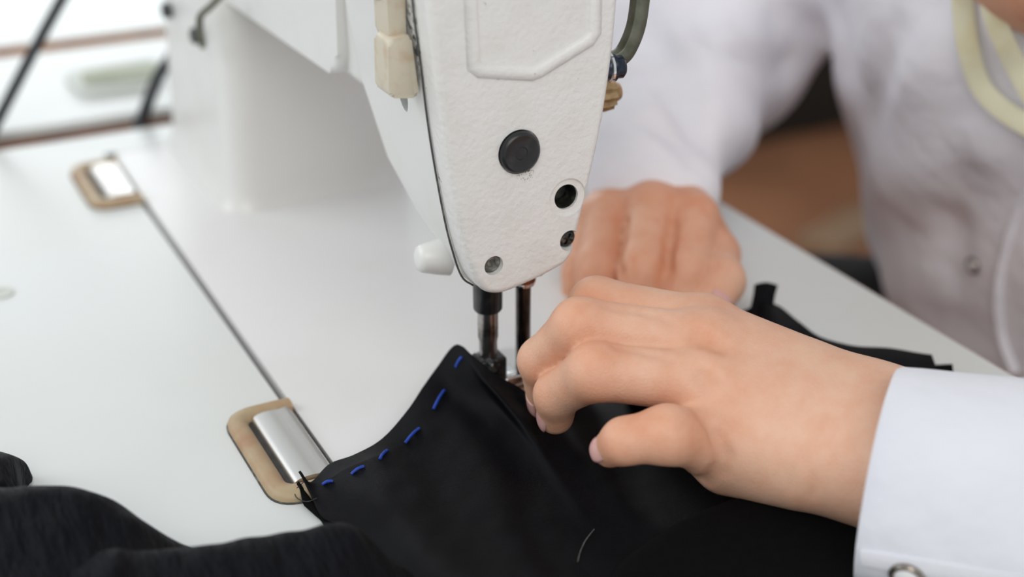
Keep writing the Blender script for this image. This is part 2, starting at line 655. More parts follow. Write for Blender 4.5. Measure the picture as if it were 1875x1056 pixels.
def far_table(label, y0, y1, emat, cap, z=0.0):
    t = empty('sewing_table', label, 'table', (-0.1, (y0 + y1) / 2, FLOOR_Z))
    bm = bmesh.new()
    box(bm, (TX0, y0, z - cap), (EDGE_X, y1, z), min(.0016, cap * .45), 3)
    box(bm, (TX0 + .001, y0 + .0015, z - TH), (EDGE_X - .001, y1 - .001, z - cap + .0001))
    weighted(from_bm('tabletop', bm, M['laminate'], t))
    bm = bmesh.new()
    box(bm, (TX0, y0 + .0003, z - TH), (EDGE_X, y0 + .0016, z - cap))
    from_bm('edge_band', bm, emat, t, smooth=False)
    table_legs(t, y0, y1, TX0, EDGE_X)
    return t


far_table('white table in the blur with the olive tray, past the sewing table', 0.3820, 0.530, M['edge_brown'], .0062)
far_table('farthest bright white table with an orange brown edge', 0.5540, 1.05, M['edge_orange'], .0012)

# ------------------------------------------------------------------ sewing machine
mach = empty('sewing_machine', 'white industrial sewing machine with textured face plate', 'sewing machine', (0, 0.1, -.0165))

# bed
bm = bmesh.new()
prof = round_poly([(GAPX1, BED_Y0), (.098, BED_Y0), (.098, BED_Y1), (GAPX1, BED_Y1)], .004, 4)
lo, hi = prism(bm, prof, 2, -.0165, .0)
e = [ed for ed in bm.edges if all(v in hi for v in ed.verts)]
bmesh.ops.bevel(bm, geom=e, offset=.0013, segments=3, profile=.5, affect='EDGES')
weighted(from_bm('bed', bm, M['enamel_bed'], mach))

# pillar (standing column) with rounded corners and a flared foot
bm = bmesh.new()
PX0, PX1, PY0, PY1 = -.046, .046, .212, .330
rings = []
for z, g in ((-.001, .004), (.002, .0022), (.006, .0008), (.012, .0), (.06, -.0015), (.13, -.003), (.2, -.003)):
    sec = round_poly([(PX0 - g, PY0 - g), (PX1 + g, PY0 - g), (PX1 + g, PY1 + g), (PX0 - g, PY1 + g)], .016, 7)
    rings.append([bm.verts.new((x, y, z)) for x, y in sec])
for a, b in zip(rings, rings[1:]):
    for i in range(len(a)):
        j = (i + 1) % len(a)
        bm.faces.new((a[i], a[j], b[j], b[i]))
bm.faces.new(rings[0])
bm.faces.new(rings[-1])
from_bm('pillar', bm, M['enamel'], mach)

# horizontal arm
bm = bmesh.new()
sec = round_poly([(-.034, .101), (.036, .101), (.040, .205), (-.038, .205)], [.010, .010, .02, .02], 7)
prism(bm, sec, 1, .060, .33)
from_bm('arm', bm, M['enamel'], mach)
# raised rear arm cover, rounded lower corner towards the head
bm = bmesh.new()
cov = round_poly([(.0725, .1045), (.345, .0945), (.345, .2), (.0675, .2)], [.012, 0, 0, .01], 8)
lo, hi = prism(bm, cov, 0, -.030, -.0385)
e = [ed for ed in bm.edges if all(v in hi for v in ed.verts)]
bmesh.ops.bevel(bm, geom=e, offset=.003, segments=4, profile=.5, affect='EDGES')
weighted(from_bm('arm_cover', bm, M['enamel'], mach))

# head casting: section in x/z behind the face plate, tapering back edge
HZ = [.0515, .054, .058, .067, .082, .110, .137, .156, .205]
HL = [-.020, -.0245, -.0285, -.0315, -.0348, -.039, -.0417, -.0436, -.046]
HR = [.002, .006, .0085, .0105, .0135, .0182, .0215, .0228, .024]
HB = [.006, .012, .016, .034, .052, .065, .069, .071, .073]
bm = bmesh.new()
rings = []
for z, l, r, b in zip(HZ, HL, HR, HB):
    sec = round_poly([(l, -.0115), (r, -.0115), (r - .002, b), (l + .004, b)], [.0006, .0006, .008, .008], 6)
    rings.append([bm.verts.new((x, y, z)) for x, y in sec])
for a, b in zip(rings, rings[1:]):
    for i in range(len(a)):
        j = (i + 1) % len(a)
        bm.faces.new((a[i], a[j], b[j], b[i]))
bm.faces.new(rings[0])
bm.faces.new(rings[-1])
head = from_bm('head', bm, M['enamel_head'], mach, angle=50)
# oval slot behind the lifting lever
cut = bmesh.new()
slot = [(.0270, .1430), (.0170, .1440), (.0062, .1175), (.0085, .1105), (.0135, .1115), (.0265, .1340)]
prism(cut, round_poly(slot, .004, 5), 0, -.06, -.0345)
boolean_cut(head, [cut])
md = head.modifiers.new('normals', 'WEIGHTED_NORMAL')
md.keep_sharp = True
bm = bmesh.new()
prism(bm, round_poly(slot, .004, 5), 0, -.0350, -.0340)
from_bm('lever_slot', bm, M['dark_hole'], mach)

# rounded boss at the rear foot of the head
bm = bmesh.new()
lathe(bm, (-.026, .0065, .0575), (-1, .05, .1), [(.0068, 0), (.0060, .005), (.0054, .0075), (.0050, .0095), (.0042, .0108), (.0025, .0114), (0, .0116)], 28)
from_bm('boss', bm, M['enamel'], mach)

# dark grime line in the seam
bm = bmesh.new()
seam = [(l - .0004, -.0119, z) for z, l in zip(HZ, HL)]
tube(bm, catmull(seam[1:], 40), .00036, 6)
from_bm('seam_line', bm, M['grime'], mach)

# face plate
FY0, FY1 = -.0225, -.0122
fl = [(-.0200, .0535), (-.0268, .0562), (-.0312, .0668), (-.0348, .0822), (-.0390, .110), (-.0417, .137), (-.0436, .156), (-.0462, .205)]
fr = [(.0242, .205), (.0228, .150), (.0215, .130), (.0180, .105), (.0134, .0855), (.0095, .0690), (.0075, .0605), (-.0022, .0570), (-.0130, .0545)]
outline = round_poly(list(reversed(fl)) + list(reversed(fr)), [0, .02, .02, .02, .02, .01, .006, .005, .006, .010, .0045, .010, .012, .012, .012, .012, 0], 6)


def resample(poly, step):
    P = np.array(poly + [poly[0]], float)
    d = np.concatenate([[0], np.cumsum(np.linalg.norm(np.diff(P, axis=0), axis=1))])
    t = np.linspace(0, d[-1], int(d[-1] / step) + 1)[:-1]
    return np.stack([np.interp(t, d, P[:, k]) for k in (0, 1)], 1)


def plate(bm, poly, y_back, y_front, rad, seg=6, step=.0011):
    """flat plate in x/z with a rounded front edge"""
    P = resample(poly, step)
    T = np.roll(P, -2, 0) - np.roll(P, 2, 0)
    T /= np.linalg.norm(T, axis=1)[:, None]
    N_ = np.stack([-T[:, 1], T[:, 0]], 1)
    c = P.mean(0)
    if ((c - P) * N_).sum() < 0:
        N_ = -N_
    rings = [[bm.verts.new((x, y_back, z)) for x, z in P]]
    for k in range(seg + 1):
        a = k / seg * math.pi / 2
        Q = P + N_ * rad * (1 - math.cos(a))
        y = y_front + rad * (1 - math.sin(a))
        rings.append([bm.verts.new((x, y, z)) for x, z in Q])
    n = len(P)
    for a, b in zip(rings, rings[1:]):
        for i in range(n):
            j = (i + 1) % n
            bm.faces.new((a[i], a[j], b[j], b[i]))
    bm.faces.new(rings[0])
    bm.faces.new(rings[-1])


bm = bmesh.new()
plate(bm, outline, FY1, FY0, .0026)
face = from_bm('face_plate', bm, M['enamel_tex'], mach, angle=45)


def cyl_cut(x, z, prof):
    c = bmesh.new()
    lathe(c, (x, 0, z), (0, -1, 0), prof, 40)
    return c


HOLE = (.0052, .0842)
SCREW = (.0064, .0684)
SCREW2 = (-.0222, .0652)
PLUG = (-.0129, .1035)
boolean_cut(face, [
    cyl_cut(*HOLE, [(.0068, .0216), (.0072, .04)]),
    cyl_cut(*HOLE, [(.0044, .0130), (.0045, .04)]),
    cyl_cut(*SCREW, [(.0037, .0195), (.0040, .04)]),
    cyl_cut(*SCREW2, [(.0034, .0200), (.0035, .04)]),
    cyl_cut(*PLUG, [(.0075, .0215), (.0076, .04)]),
])
weighted(face)
# embossed rim on the face plate
bm = bmesh.new()
rim = [(-.0308, .205), (-.0283, .1345), (-.0262, .1327), (-.0085, .1292), (-.0060, .1297), (.0118, .1373), (.0135, .1395), (.0130, .205)]
rim3 = [Vector((x, FY0 + .0001, z)) for x, z in rim]
ins = []
n = len(rim3)
for i, p in enumerate(rim3):
    d0 = (rim3[i] - rim3[i - 1]).normalized() if i else (rim3[1] - rim3[0]).normalized()
    d1 = (rim3[i + 1] - rim3[i]).normalized() if i < n - 1 else d0
    t = (d0 + d1).normalized()
    nrm = Vector((-t.z, 0, t.x))
    ins.append((p, nrm / max(.5, nrm.dot(Vector((-d0.z, 0, d0.x))))))
secp = [(-.0030, .0012), (-.0027, -.0004), (-.0017, -.0014), (-.0004, -.0017), (.0008, -.0015), (.0017, -.0006), (.0021, .0012)]
rings = [[bm.verts.new(p + nr * s + Vector((0, h, 0))) for s, h in secp] for p, nr in ins]
for a, b in zip(rings, rings[1:]):
    for i in range(len(a) - 1):
        bm.faces.new((a[i], a[i + 1], b[i + 1], b[i]))
    bm.faces.new((a[0], a[-1], b[-1], b[0]))
bm.faces.new(rings[0])
bm.faces.new(rings[-1])
rimo = from_bm('embossed_rim', bm, M['enamel_tex'], face, angle=60)

bm = bmesh.new()
lathe(bm, (PLUG[0], 0, PLUG[1]), (0, -1, 0), [(.0071, .0212), (.0071, .0232), (.0068, .0241), (.0060, .0246), (.0052, .0244), (.0040, .0243), (.0022, .0243), (.0020, .0240), (0, .0240)], 44)
tag(from_bm('plug', bm, M['black_plastic'], face), 'round black rubber plug')
bm = bmesh.new()
lathe(bm, (HOLE[0], 0, HOLE[1]), (0, -1, 0), [(.0044, .0131), (.0044, .0136), (.0035, .0136), (.0030, .0150), (0, .0150)], 28)
from_bm('hole_screw', bm, M['dark_hole'], face)
bm = bmesh.new()
lathe(bm, (HOLE[0], 0, HOLE[1]), (0, -1, 0), [(.00435, .0132), (.00435, .0206), (.00425, .0206), (.00425, .0132)], 36)
from_bm('hole_shade', bm, M['dark_hole'], face)  # dark tube added so the wall of the hole looks shaded


def cross_screw(x, z, r, y, mat, name):
    o = None
    bm = bmesh.new()
    lathe(bm, (x, 0, z), (0, -1, 0), [(r, y - .002), (r, y), (r * .85, y + .0006), (r * .5, y + .0010), (0, y + .0011)], 28)
    o = from_bm(name, bm, mat, face)
    cs = []
    for a in (.5, .5 + math.pi / 2):
        c = bmesh.new()
        box(c, (-r * .62, -.0012, -r * .14), (r * .62, .0012, r * .14))
        bmesh.ops.transform(c, matrix=Matrix.Translation((x, -y - .0010, z)) @ Matrix.Rotation(a, 4, 'Y'), verts=c.verts)
        cs.append(c)
    boolean_cut(o, cs)
    return o


cross_screw(*SCREW, .0033, .0200, M['gunmetal'], 'face_screw')
bm = bmesh.new()
lathe(bm, (SCREW2[0], 0, SCREW2[1]), (0, -1, 0), [(.0033, .0185), (.0033, .0204), (.0028, .0208), (.0016, .0207), (.0012, .0202), (0, .0202)], 28)
from_bm('face_screw', bm, M['dirty_screw'], face)

# lifting lever at the rear of the head
lever = None
bm = bmesh.new()
LV = [(-.0508, .1412), (-.0432, .1425), (-.0412, .1232), (-.0420, .1217), (-.0500, .1228), (-.0512, .1242)]
lo, hi = prism(bm, round_poly(LV, [.002, .002, .002, .001, .001, .002], 4), 1, -.0085, .0030)
bmesh.ops.bevel(bm, geom=[ed for ed in bm.edges if all(v in lo for v in ed.verts) or all(v in hi for v in ed.verts)],
                offset=.0012, segments=3, profile=.5, affect='EDGES')
lever = from_bm('lifting_lever', bm, M['cream'], mach)
bm = bmesh.new()
NK = [(-.0500, .195), (-.0432, .195), (-.0432, .153), (-.0434, .139), (-.0490, .139), (-.0492, .150)]
lo, hi = prism(bm, round_poly(NK, .003, 4), 1, -.0050, .0060)
bmesh.ops.bevel(bm, geom=[ed for ed in bm.edges if all(v in lo for v in ed.verts) or all(v in hi for v in ed.verts)],
                offset=.0012, segments=3, profile=.5, affect='EDGES')
from_bm('lever_neck', bm, M['cream'], lever)
bm = bmesh.new()
lathe(bm, (-.0425, .004, .163), (-1, -.2, 0), [(.012, 0), (.012, .007), (.0105, .0085), (.004, .0085), (.0035, .007), (0, .007)], 32)
from_bm('lever_pivot', bm, M['cream'], lever)

# presser bar, needle bar
bm = bmesh.new()
lathe(bm, (-.0136, 0, 0), (0, 0, 1), [(.0033, .0145), (.0033, .0245), (.0037, .0262), (.0037, .062)], 28)
from_bm('presser_bar', bm, M['steel'], mach)
bm = bmesh.new()
lathe(bm, (-.0136, 0, 0), (0, 0, 1), [(.0046, .0368), (.0052, .0376), (.0054, .062), (.004, .062)], 28)
from_bm('presser_bar_bushing', bm, M['black_plastic'], mach)
bm = bmesh.new()
lathe(bm, (.0005, 0, 0), (0, 0, 1), [(.0022, .0075), (.0027, .0090), (.0028, .062)], 28)
from_bm('needle_bar', bm, M['dark_steel'], mach)
bm = bmesh.new()
lathe(bm, (.0005, 0, 0), (0, 0, 1), [(.0029, .0435), (.0040, .0438), (.0042, .0446), (.0040, .0452)], 28)
from_bm('bushing_ring', bm, M['chrome'], mach)
bm = bmesh.new()
lathe(bm, (.0005, 0, 0), (0, 0, 1), [(.0029, .0452), (.0045, .0453), (.0050, .062), (.003, .062)], 28)
from_bm('needle_bar_bushing', bm, M['copper'], mach)
bm = bmesh.new()
lathe(bm, (.0005, 0, 0), (0, 0, 1), [(0, -.0005), (.0003, .002), (.0006, .006), (.0007, .0135), (.002, .0135)], 12)
from_bm('needle', bm, M['chrome'], mach)
# presser foot: clamp block, screw, shank and two toes
foot = None
bm = bmesh.new()
box(bm, (-.0185, -.0045, .0040), (-.0080, .0045, .0185), .0012, 3)
foot = from_bm('presser_foot', bm, M['black_plastic'], mach)
bm = bmesh.new()
lathe(bm, (-.0150, -.003, .0165), (.35, -1, .15), [(.0024, 0), (.0024, .0032), (.0020, .0038), (0, .0039)], 8)
from_bm('clamp_screw', bm, M['gunmetal'], foot)
bm = bmesh.new()
lathe(bm, (-.0185, 0, .0150), (-1, 0, .1), [(.0026, -.001), (.0026, .0012), (.002, .0018), (0, .0018)], 20)
from_bm('guide_finger', bm, M['chrome'], foot)
for s, nm in ((-.0040, 'toe'), (.0036, 'toe')):
    bm = bmesh.new()
    toe = [(-.0075, .0055), (.004, .0042), (.011, .0035), (.0145, .0052), (.0148, .0066), (.010, .0054), (.003, .0062), (-.0075, .0085)]
    lo, hi = prism(bm, [(-y, z) for y, z in toe], 0, s - .0028, s + .0028)
    bmesh.ops.bevel(bm, geom=list(bm.edges), offset=.0004, segments=2, profile=.5, affect='EDGES')
    from_bm(nm, bm, M['chrome'], foot)
bm = bmesh.new()
box(bm, (-.0095, -.0055, .0058), (.0070, .0000, .0100), .0012, 3)
from_bm('foot_bridge', bm, M['chrome'], foot)
# needle plate and slide plate let into the bed
bm = bmesh.new()
prism(bm, round_poly([(-.020, -.035), (.020, -.035), (.020, .032), (-.020, .032)], [.002, .002, .018, .018], 8), 2, -.001, .0005)
from_bm('needle_plate', bm, M['satin'], mach)

# thread take-up guard, screw and tension knob on the operator side of the head
bm = bmesh.new()
gp = [(.0378, -.012, .215), (.0378, -.012, .160), (.0372, -.012, .147), (.0360, -.012, .1365), (.0332, -.012, .1295), (.0300, -.012, .1262), (.0230, -.012, .1240)]
tube(bm, catmull(gp, 44), .002, 14, flat=(.0028, .0024), up=(0, 1, 0))
from_bm('thread_guard', bm, M['olive_metal'], mach)
bm = bmesh.new()
lathe(bm, (.0215, -.0145, .1240), (1, -.15, 0), [(.0030, 0), (.0046, .0030), (.0046, .0046), (.0038, .0048), (.0038, .0072), (.0030, .0080), (.0012, .0080), (0, .0074)], 28)
gs = from_bm('guard_screw', bm, M['blue_black'], mach)
bm = bmesh.new()
lathe(bm, (.0215, -.0145, .1240), (1, -.15, 0), [(.0040, .0022), (.0050, .0026), (.0050, .0034), (.0040, .0036)], 28)
from_bm('washer', bm, M['chrome'], gs)
bm = bmesh.new()
N = 36
lathe(bm, (.028, .006, .1075), (1, 0, 0), [(.004, -.012), (.004, -.001), (.0055, 0), (.0058, .0062), (.0054, .0098), (.0042, .0104), (.0030, .0130), (0, .0132)], N)
for v in bm.verts:
    p = v.co - Vector((.028, .006, .1075))
    r = math.hypot(p.y, p.z)
    if .0050 < r < .0060:
        k = 1 + .10 * math.cos(math.atan2(p.z, p.y) * 12)
        v.co.y = .006 + p.y * k
        v.co.z = .1075 + p.z * k
from_bm('tension_knob', bm, M['brass'], mach)

# small screws and wire clip on the pillar
for px_, c in enumerate([(-0.0495, 0.2421, 0.0794), (-0.0495, 0.2961, 0.0787)]):
    bm = bmesh.new()
    lathe(bm, Vector(c) + Vector((.004, 0, 0)), (-1, 0, 0), [(.0040, 0), (.0040, .003), (.003, .0042), (0, .0044)], 20)
    from_bm('pillar_screw', bm, M['gunmetal'], mach)
bm = bmesh.new()
tube(bm, catmull([(-0.0500, 0.1808, 0.1125), (-0.0510, 0.1965, 0.1042), (-0.0520, 0.2113, 0.0965), (-0.0520, 0.2147, 0.0894), (-0.0500, 0.2206, 0.0803)], 24), .0017, 8)
from_bm('wire_clip', bm, M['olive_metal'], mach)

# ------------------------------------------------------------------ hinges


def make_hinge(label, yc):
    h = empty('machine_hinge', label, 'hinge', (-.092, yc, 0), 'hinges on the rear edge of the machine bed')
    bm = bmesh.new()
    o_ = round_poly([(-.0800, .0305), (-.1050, .0305), (-.1050, -.0315), (-.0800, -.0315)], [.0015, .011, .011, .0015], 8)
    i_ = round_poly([(-.0800, .0245), (-.0978, .0245), (-.0978, -.0225), (-.0800, -.0225)], [.0005, .0045, .0045, .0005], 8)
    secs = []
    for poly_o, poly_i in zip(o_, i_):
        po, pi_ = Vector((*poly_o, 0)), Vector((*poly_i, 0))
        row = []
        for t, z in ((0, -.002), (0, .0014), (.07, .0026), (.22, .0034), (.62, .0034), (.84, .0027), (1, .0012), (1, -.002)):
            q = po.lerp(pi_, t)
            row.append(bm.verts.new((q.x, q.y + yc, z)))
        secs.append(row)
    for a, b in zip(secs, secs[1:]):
        for i in range(len(a) - 1):
            bm.faces.new((a[i], a[i + 1], b[i + 1], b[i]))
    bm.faces.new(secs[0])
    bm.faces.new(secs[-1])
    pad = from_bm('rubber_pad', bm, M['pad'], h)
    pad['label'] = 'tan rubber pad around the hinge'
    bm = bmesh.new()
    pr = [(-.0957, -.002), (-.0957, .0006), (-.0951, .0019), (-.0938, .0026), (-.0912, .0031), (-.0885, .0031), (-.0858, .0028), (-.0836, .0031),
          (-.0822, .0029), (-.0812, .0018), (-.0808, .0004), (-.0808, -.002)]
    prism(bm, pr, 1, yc - .0218, yc + .0238)
    from_bm('hinge_leaf', bm, M['satin'], h, angle=60)
    bm = bmesh.new()
    box(bm, (-.0976, yc - .0224, -.0005), (-.0800, yc + .0244, .0003))
    from_bm('leaf_gap_shade', bm, M['gap_black'], h, smooth=False)  # dark plate added to paint the shadow between leaf and pad
    bm = bmesh.new()
    tube(bm, [(x - .0001, y + yc, .0002) for x, y in o_], .00042, 6)
    from_bm('grime_line', bm, M['grime'], h)
    return h


make_hinge('near metal hinge in a tan rubber pad beside the black cloth', 0.0)
make_hinge('far blurred metal hinge in a tan rubber pad by the table end', 0.2745)
bm = bmesh.new()
lathe(bm, (-0.0802, 0.3174, 0.0000), (0, 0, 1), [(.0034, -.002), (.0034, .0006), (.0022, .0009), (0, .0009)], 20)
tag(from_bm('cutout_screw', bm, M['gunmetal'], None), 'tiny dark screw at the far end of the machine slot', 'screw')
bm = bmesh.new()
lathe(bm, (-0.1582, 0.1719, 0.0000), (0, 0, 1), [(.0052, -.001), (.0052, .0005), (.0043, .0008), (.0036, .0004), (.0015, .0003), (0, .0003)], 28)
tag(from_bm('cap', bm, M['tray_rim'], None), 'small pale round cap in the tabletop at the left', 'cap')

# ------------------------------------------------------------------ things on the far table
tr = empty('tray', 'flat olive plastic tray on the blurred table behind', 'tray', (-.05, .46, 0))
bm = bmesh.new()
c4 = [(-0.0772, 0.4666, 0.0010), (-0.0159, 0.4714, 0.0010), (-0.0259, 0.4184, 0.0010), (-0.0742, 0.4197, 0.0010)]
po = round_poly([(p[0], p[1]) for p in c4], .012, 5)
prism(bm, po, 2, .0002, .0035)
from_bm('rim', bm, M['tray_rim'], tr)
bm = bmesh.new()
c4 = [(-0.0669, 0.4568, 0.0040), (-0.0202, 0.4598, 0.0040), (-0.0255, 0.4294, 0.0040), (-0.0700, 0.4352, 0.0040)]
prism(bm, round_poly([(p[0], p[1]) for p in c4], .006, 5), 2, .003, .0058)
from_bm('well', bm, M['tray'], tr)

bm = bmesh.new()
tube(bm, catmull([(-0.1496, 0.3660, -0.0189), (-0.1378, 0.3670, -0.0024), (-0.1266, 0.3680, 0.0136), (-0.1062, 0.3700, 0.0428), (-0.0855, 0.3720, 0.0711), (-0.0627, 0.3760, 0.1001), (-0.0164, 0.3880, 0.1575), (0.0290, 0.4000, 0.2182)], 60), .0032, 10)
tag(from_bm('power_cable', bm, M['cable']), 'long black cable rising at the far left edge', 'cable')
bm = bmesh.new()
tube(bm, catmull([(-.056, .3660, -.06), (-0.0546, 0.3660, -0.0068), (-0.0509, 0.3670, 0.0011), (-0.0474, 0.3640, 0.0111), (-0.0393, 0.3690, 0.0229), (-0.0272, 0.3750, 0.0339), (-0.0164, 0.3800, 0.0487)], 50), .0036, 10)
tag(from_bm('power_cable', bm, M['cable']), 'short black cable between table gap and machine pillar', 'cable')

# ------------------------------------------------------------------ cloth sheets


def fnoise(x, y, s, seed=0):
    r = np.random.RandomState(seed)
    out = 0
    for k in range(5):
        a, ph, fr = r.uniform(0, math.tau), r.uniform(0, math.tau), r.uniform(.6, 1.6)
        out = out + np.sin((x * math.cos(a) + y * math.sin(a)) * fr / s * math.tau + ph)
    return out / 5


def sheet(name, rows, mat, parent, nu=90, nv=60, thick=.0007, fold=None, zmin=.0006):
    """rows: list of control rows, each a list of world points (all rows the same length)"""
    R = [catmull(r, nu) for r in rows]
    cols = [catmull([r[i] for r in R], nv) for i in range(nu + 1)]
    P = np.stack(cols, 0)
    if fold is not None:
        U, V = np.meshgrid(np.linspace(0, 1, nu + 1), np.linspace(0, 1, nv + 1), indexing='ij')
        P[..., 2] += fold(U, V, P)
    P[..., 2] = np.maximum(P[..., 2], zmin)
    v = P.reshape(-1, 3)
    f = [(i * (nv + 1) + j, (i + 1) * (nv + 1) + j, (i + 1) * (nv + 1) + j + 1, i * (nv + 1) + j + 1) for i in range(nu) for j in range(nv)]
    o = from_np(name, v, f, mat, parent)
    md = o.modifiers.new('thickness', 'SOLIDIFY')
    md.thickness = thick
    md.offset = 0
    return o, P


garment = empty('black_garment', 'black fabric with blue basting stitches being sewn under the hand', 'garment', (0, -.03, 0))
rowA = [(-0.0949, -0.0266, 0.0090), (-0.0923, -0.0290, 0.0050), (-0.0824, -0.0208, 0.0040), (-0.0742, -0.0225, 0.0060), (-0.0623, -0.0172, 0.0060), (-0.0489, -0.0073, 0.0080), (-0.0380, 0.0032, 0.0100), (-0.0298, 0.0091, 0.0130), (-0.0223, 0.0083, 0.0210),
        (-0.0205, -0.0027, 0.0210), (-0.0172, -0.0122, 0.0180), (-0.0104, -0.0158, 0.0130), (-0.0037, -0.0218, 0.0090), (0.0129, -0.0200, 0.0040), (0.0354, -0.0171, 0.0030), (0.0634, -0.0222, 0.0030)]
rowB = [(-0.0939, -0.0324, 0.0050), (-0.0896, -0.0326, 0.0040), (-0.0800, -0.0322, 0.0040), (-0.0709, -0.0337, 0.0060), (-0.0585, -0.0273, 0.0050), (-0.0466, -0.0208, 0.0070), (-0.0369, -0.0132, 0.0090), (-0.0281, -0.0066, 0.0120), (-0.0231, -0.0081, 0.0190),
        (-0.0221, -0.0166, 0.0200), (-0.0177, -0.0204, 0.0160), (-0.0111, -0.0233, 0.0100), (-0.0049, -0.0302, 0.0060), (0.0094, -0.0341, 0.0030), (0.0248, -0.0419, 0.0030), (0.0471, -0.0533, 0.0030)]
rowC = [(-0.0941, -0.0449, 0.0040), (-0.0884, -0.0468, 0.0040), (-0.0798, -0.0510, 0.0060), (-0.0689, -0.0516, 0.0050), (-0.0565, -0.0495, 0.0040), (-0.0452, -0.0462, 0.0060), (-0.0358, -0.0434, 0.0080), (-0.0257, -0.0354, 0.0070), (-0.0191, -0.0327, 0.0080),
        (-0.0173, -0.0393, 0.0090), (-0.0133, -0.0438, 0.0060), (-0.0093, -0.0518, 0.0040), (-0.0029, -0.0590, 0.0030), (0.0060, -0.0655, 0.0020), (0.0188, -0.0757, 0.0020), (0.0363, -0.0882, 0.0020)]
rowD = [(-0.0895, -0.0567, 0.0030), (-0.0842, -0.0619, 0.0040), (-0.0763, -0.0690, 0.0050), (-0.0674, -0.0736, 0.0040), (-0.0585, -0.0782, 0.0040), (-0.0482, -0.0802, 0.0050), (-0.0388, -0.0803, 0.0040), (-0.0306, -0.0796, 0.0040), (-0.0246, -0.0793, 0.0040),
        (-0.0200, -0.0817, 0.0040), (-0.0154, -0.0841, 0.0030), (-0.0108, -0.0898, 0.0020), (-0.0047, -0.0962, 0.0020), (0.0028, -0.1032, 0.0020), (0.0148, -0.1125, 0.0020), (0.0320, -0.1229, 0.0020)]
rowE = [(-0.0854, -0.1021, 0.0030), (-0.0813, -0.1043, 0.0030), (-0.0748, -0.1089, 0.0040), (-0.0679, -0.1125, 0.0040), (-0.0591, -0.1156, 0.0030), (-0.0521, -0.1191, 0.0030), (-0.0452, -0.1227, 0.0030), (-0.0397, -0.1255, 0.0030), (-0.0341, -0.1283, 0.0030),
        (-0.0286, -0.1312, 0.0030), (-0.0230, -0.1340, 0.0030), (-0.0153, -0.1365, 0.0020), (-0.0070, -0.1408, 0.0020), (0.0027, -0.1458, 0.0020), (0.0167, -0.1529, 0.0020), (0.0334, -0.1614, 0.0020)]


def fold_main(U, V, P):
    x, y = P[..., 0], P[..., 1]
    quiet = 1 / (1 + np.exp((x - .008) / .006))
    d = (x * .75 + y * .66)
    f = .0026 * np.sin(d / .021 + 2.2 * np.sin((x - y) / .05)) + .0020 * fnoise(x, y, .05, 3) + .0003 * fnoise(x, y, .014, 8)
    return f * (.25 + .75 * quiet) * np.clip(V * 4 + .15, 0, 1)


front, PF = sheet('front_panel', [rowA, rowB, rowC, rowD, rowE], M['black_cloth'], garment, 150, 110, .0009, fold_main, .0008)


def shift(row, dx, dy, z):
    return [(p[0] + dx, p[1] + dy, z) for p in row]


low = [[(-.0955, -.0255, .0042)] + shift(rowA[1:5], -.0035, -.006, .0014), [(-.0945, -.0330, .0016)] + shift(rowC[1:5], -.004, -.004, .0010), shift(rowD[:5], -.0045, -.004, .0010), shift(rowE[:5], -.004, -.002, .0010)]
sheet('under_layer', low, M['black_velvet'], garment, 40, 30, .0014, None, .0008)


def nearest_on(P, x, y):
    d = (P[..., 0] - x) ** 2 + (P[..., 1] - y) ** 2
    i = np.unravel_index(np.argmin(d), d.shape)
    return P[i]


def on_sheet(P, target):
    """cloth vertex met by the line of sight towards a target"""
    o_ = np.array(cam.location)
    d_ = np.array(target) - o_
    d_ /= np.linalg.norm(d_)
    w_ = P - o_
    t_ = w_ @ d_
    q_ = np.linalg.norm(w_ - t_[..., None] * d_, axis=-1) + .02 * t_
    return P[np.unravel_index(np.argmin(q_), q_.shape)]


# blue hand-basted stitches along the hem
for a, b in (((-0.0895, -0.0325, 0.0050), (-0.0857, -0.0320, 0.0050)), ((-0.0783, -0.0304, 0.0050), (-0.0737, -0.0288, 0.0050)), ((-0.0675, -0.0272, 0.0050), (-0.0631, -0.0235, 0.0050)), ((-0.0566, -0.0242, 0.0070), (-0.0491, -0.0183, 0.0070)),
             ((-0.0416, -0.0135, 0.0100), (-0.0335, -0.0045, 0.0110)), ((-0.0277, -0.0024, 0.0180), (-0.0231, 0.0024, 0.0180))):
    a, b = Vector(on_sheet(PF, a)), Vector(on_sheet(PF, b))
    pts = []
    for k in range(9):
        t = k / 8
        q = a.lerp(b, t)
        sz = nearest_on(PF, q.x, q.y)[2]
        pts.append((q.x, q.y, max(sz, q.z) + .0005 + .0006 * math.sin(math.pi * t)))
    bm = bmesh.new()
    tube(bm, pts, .00052, 7)
    from_bm('basting_stitch', bm, M['thread_blue'], garment)
# loose black thread end at the corner and a white lint thread
bm = bmesh.new()
tube(bm, catmull([(-.0935, -.0265, .0045), (-0.0973, -0.0280, 0.0030), (-0.0980, -0.0325, 0.0030), (-0.0959, -0.0356, 0.0030), (-0.0929, -0.0367, 0.0040)], 30), .00016, 6)
from_bm('thread_end', bm, M['thread_black'], garment)
lint = []
for q in [(-0.0330, -0.1004, 0.0040), (-0.0297, -0.0963, 0.0040), (-0.0255, -0.0922, 0.0040), (-0.0205, -0.0887, 0.0040)]:
    s = nearest_on(PF, q[0], q[1])
    lint.append((q[0], q[1], s[2] + .0007))
bm = bmesh.new()
tube(bm, catmull(lint, 20), .00009, 5)
from_bm('lint_thread', bm, M['thread_white'], garment)

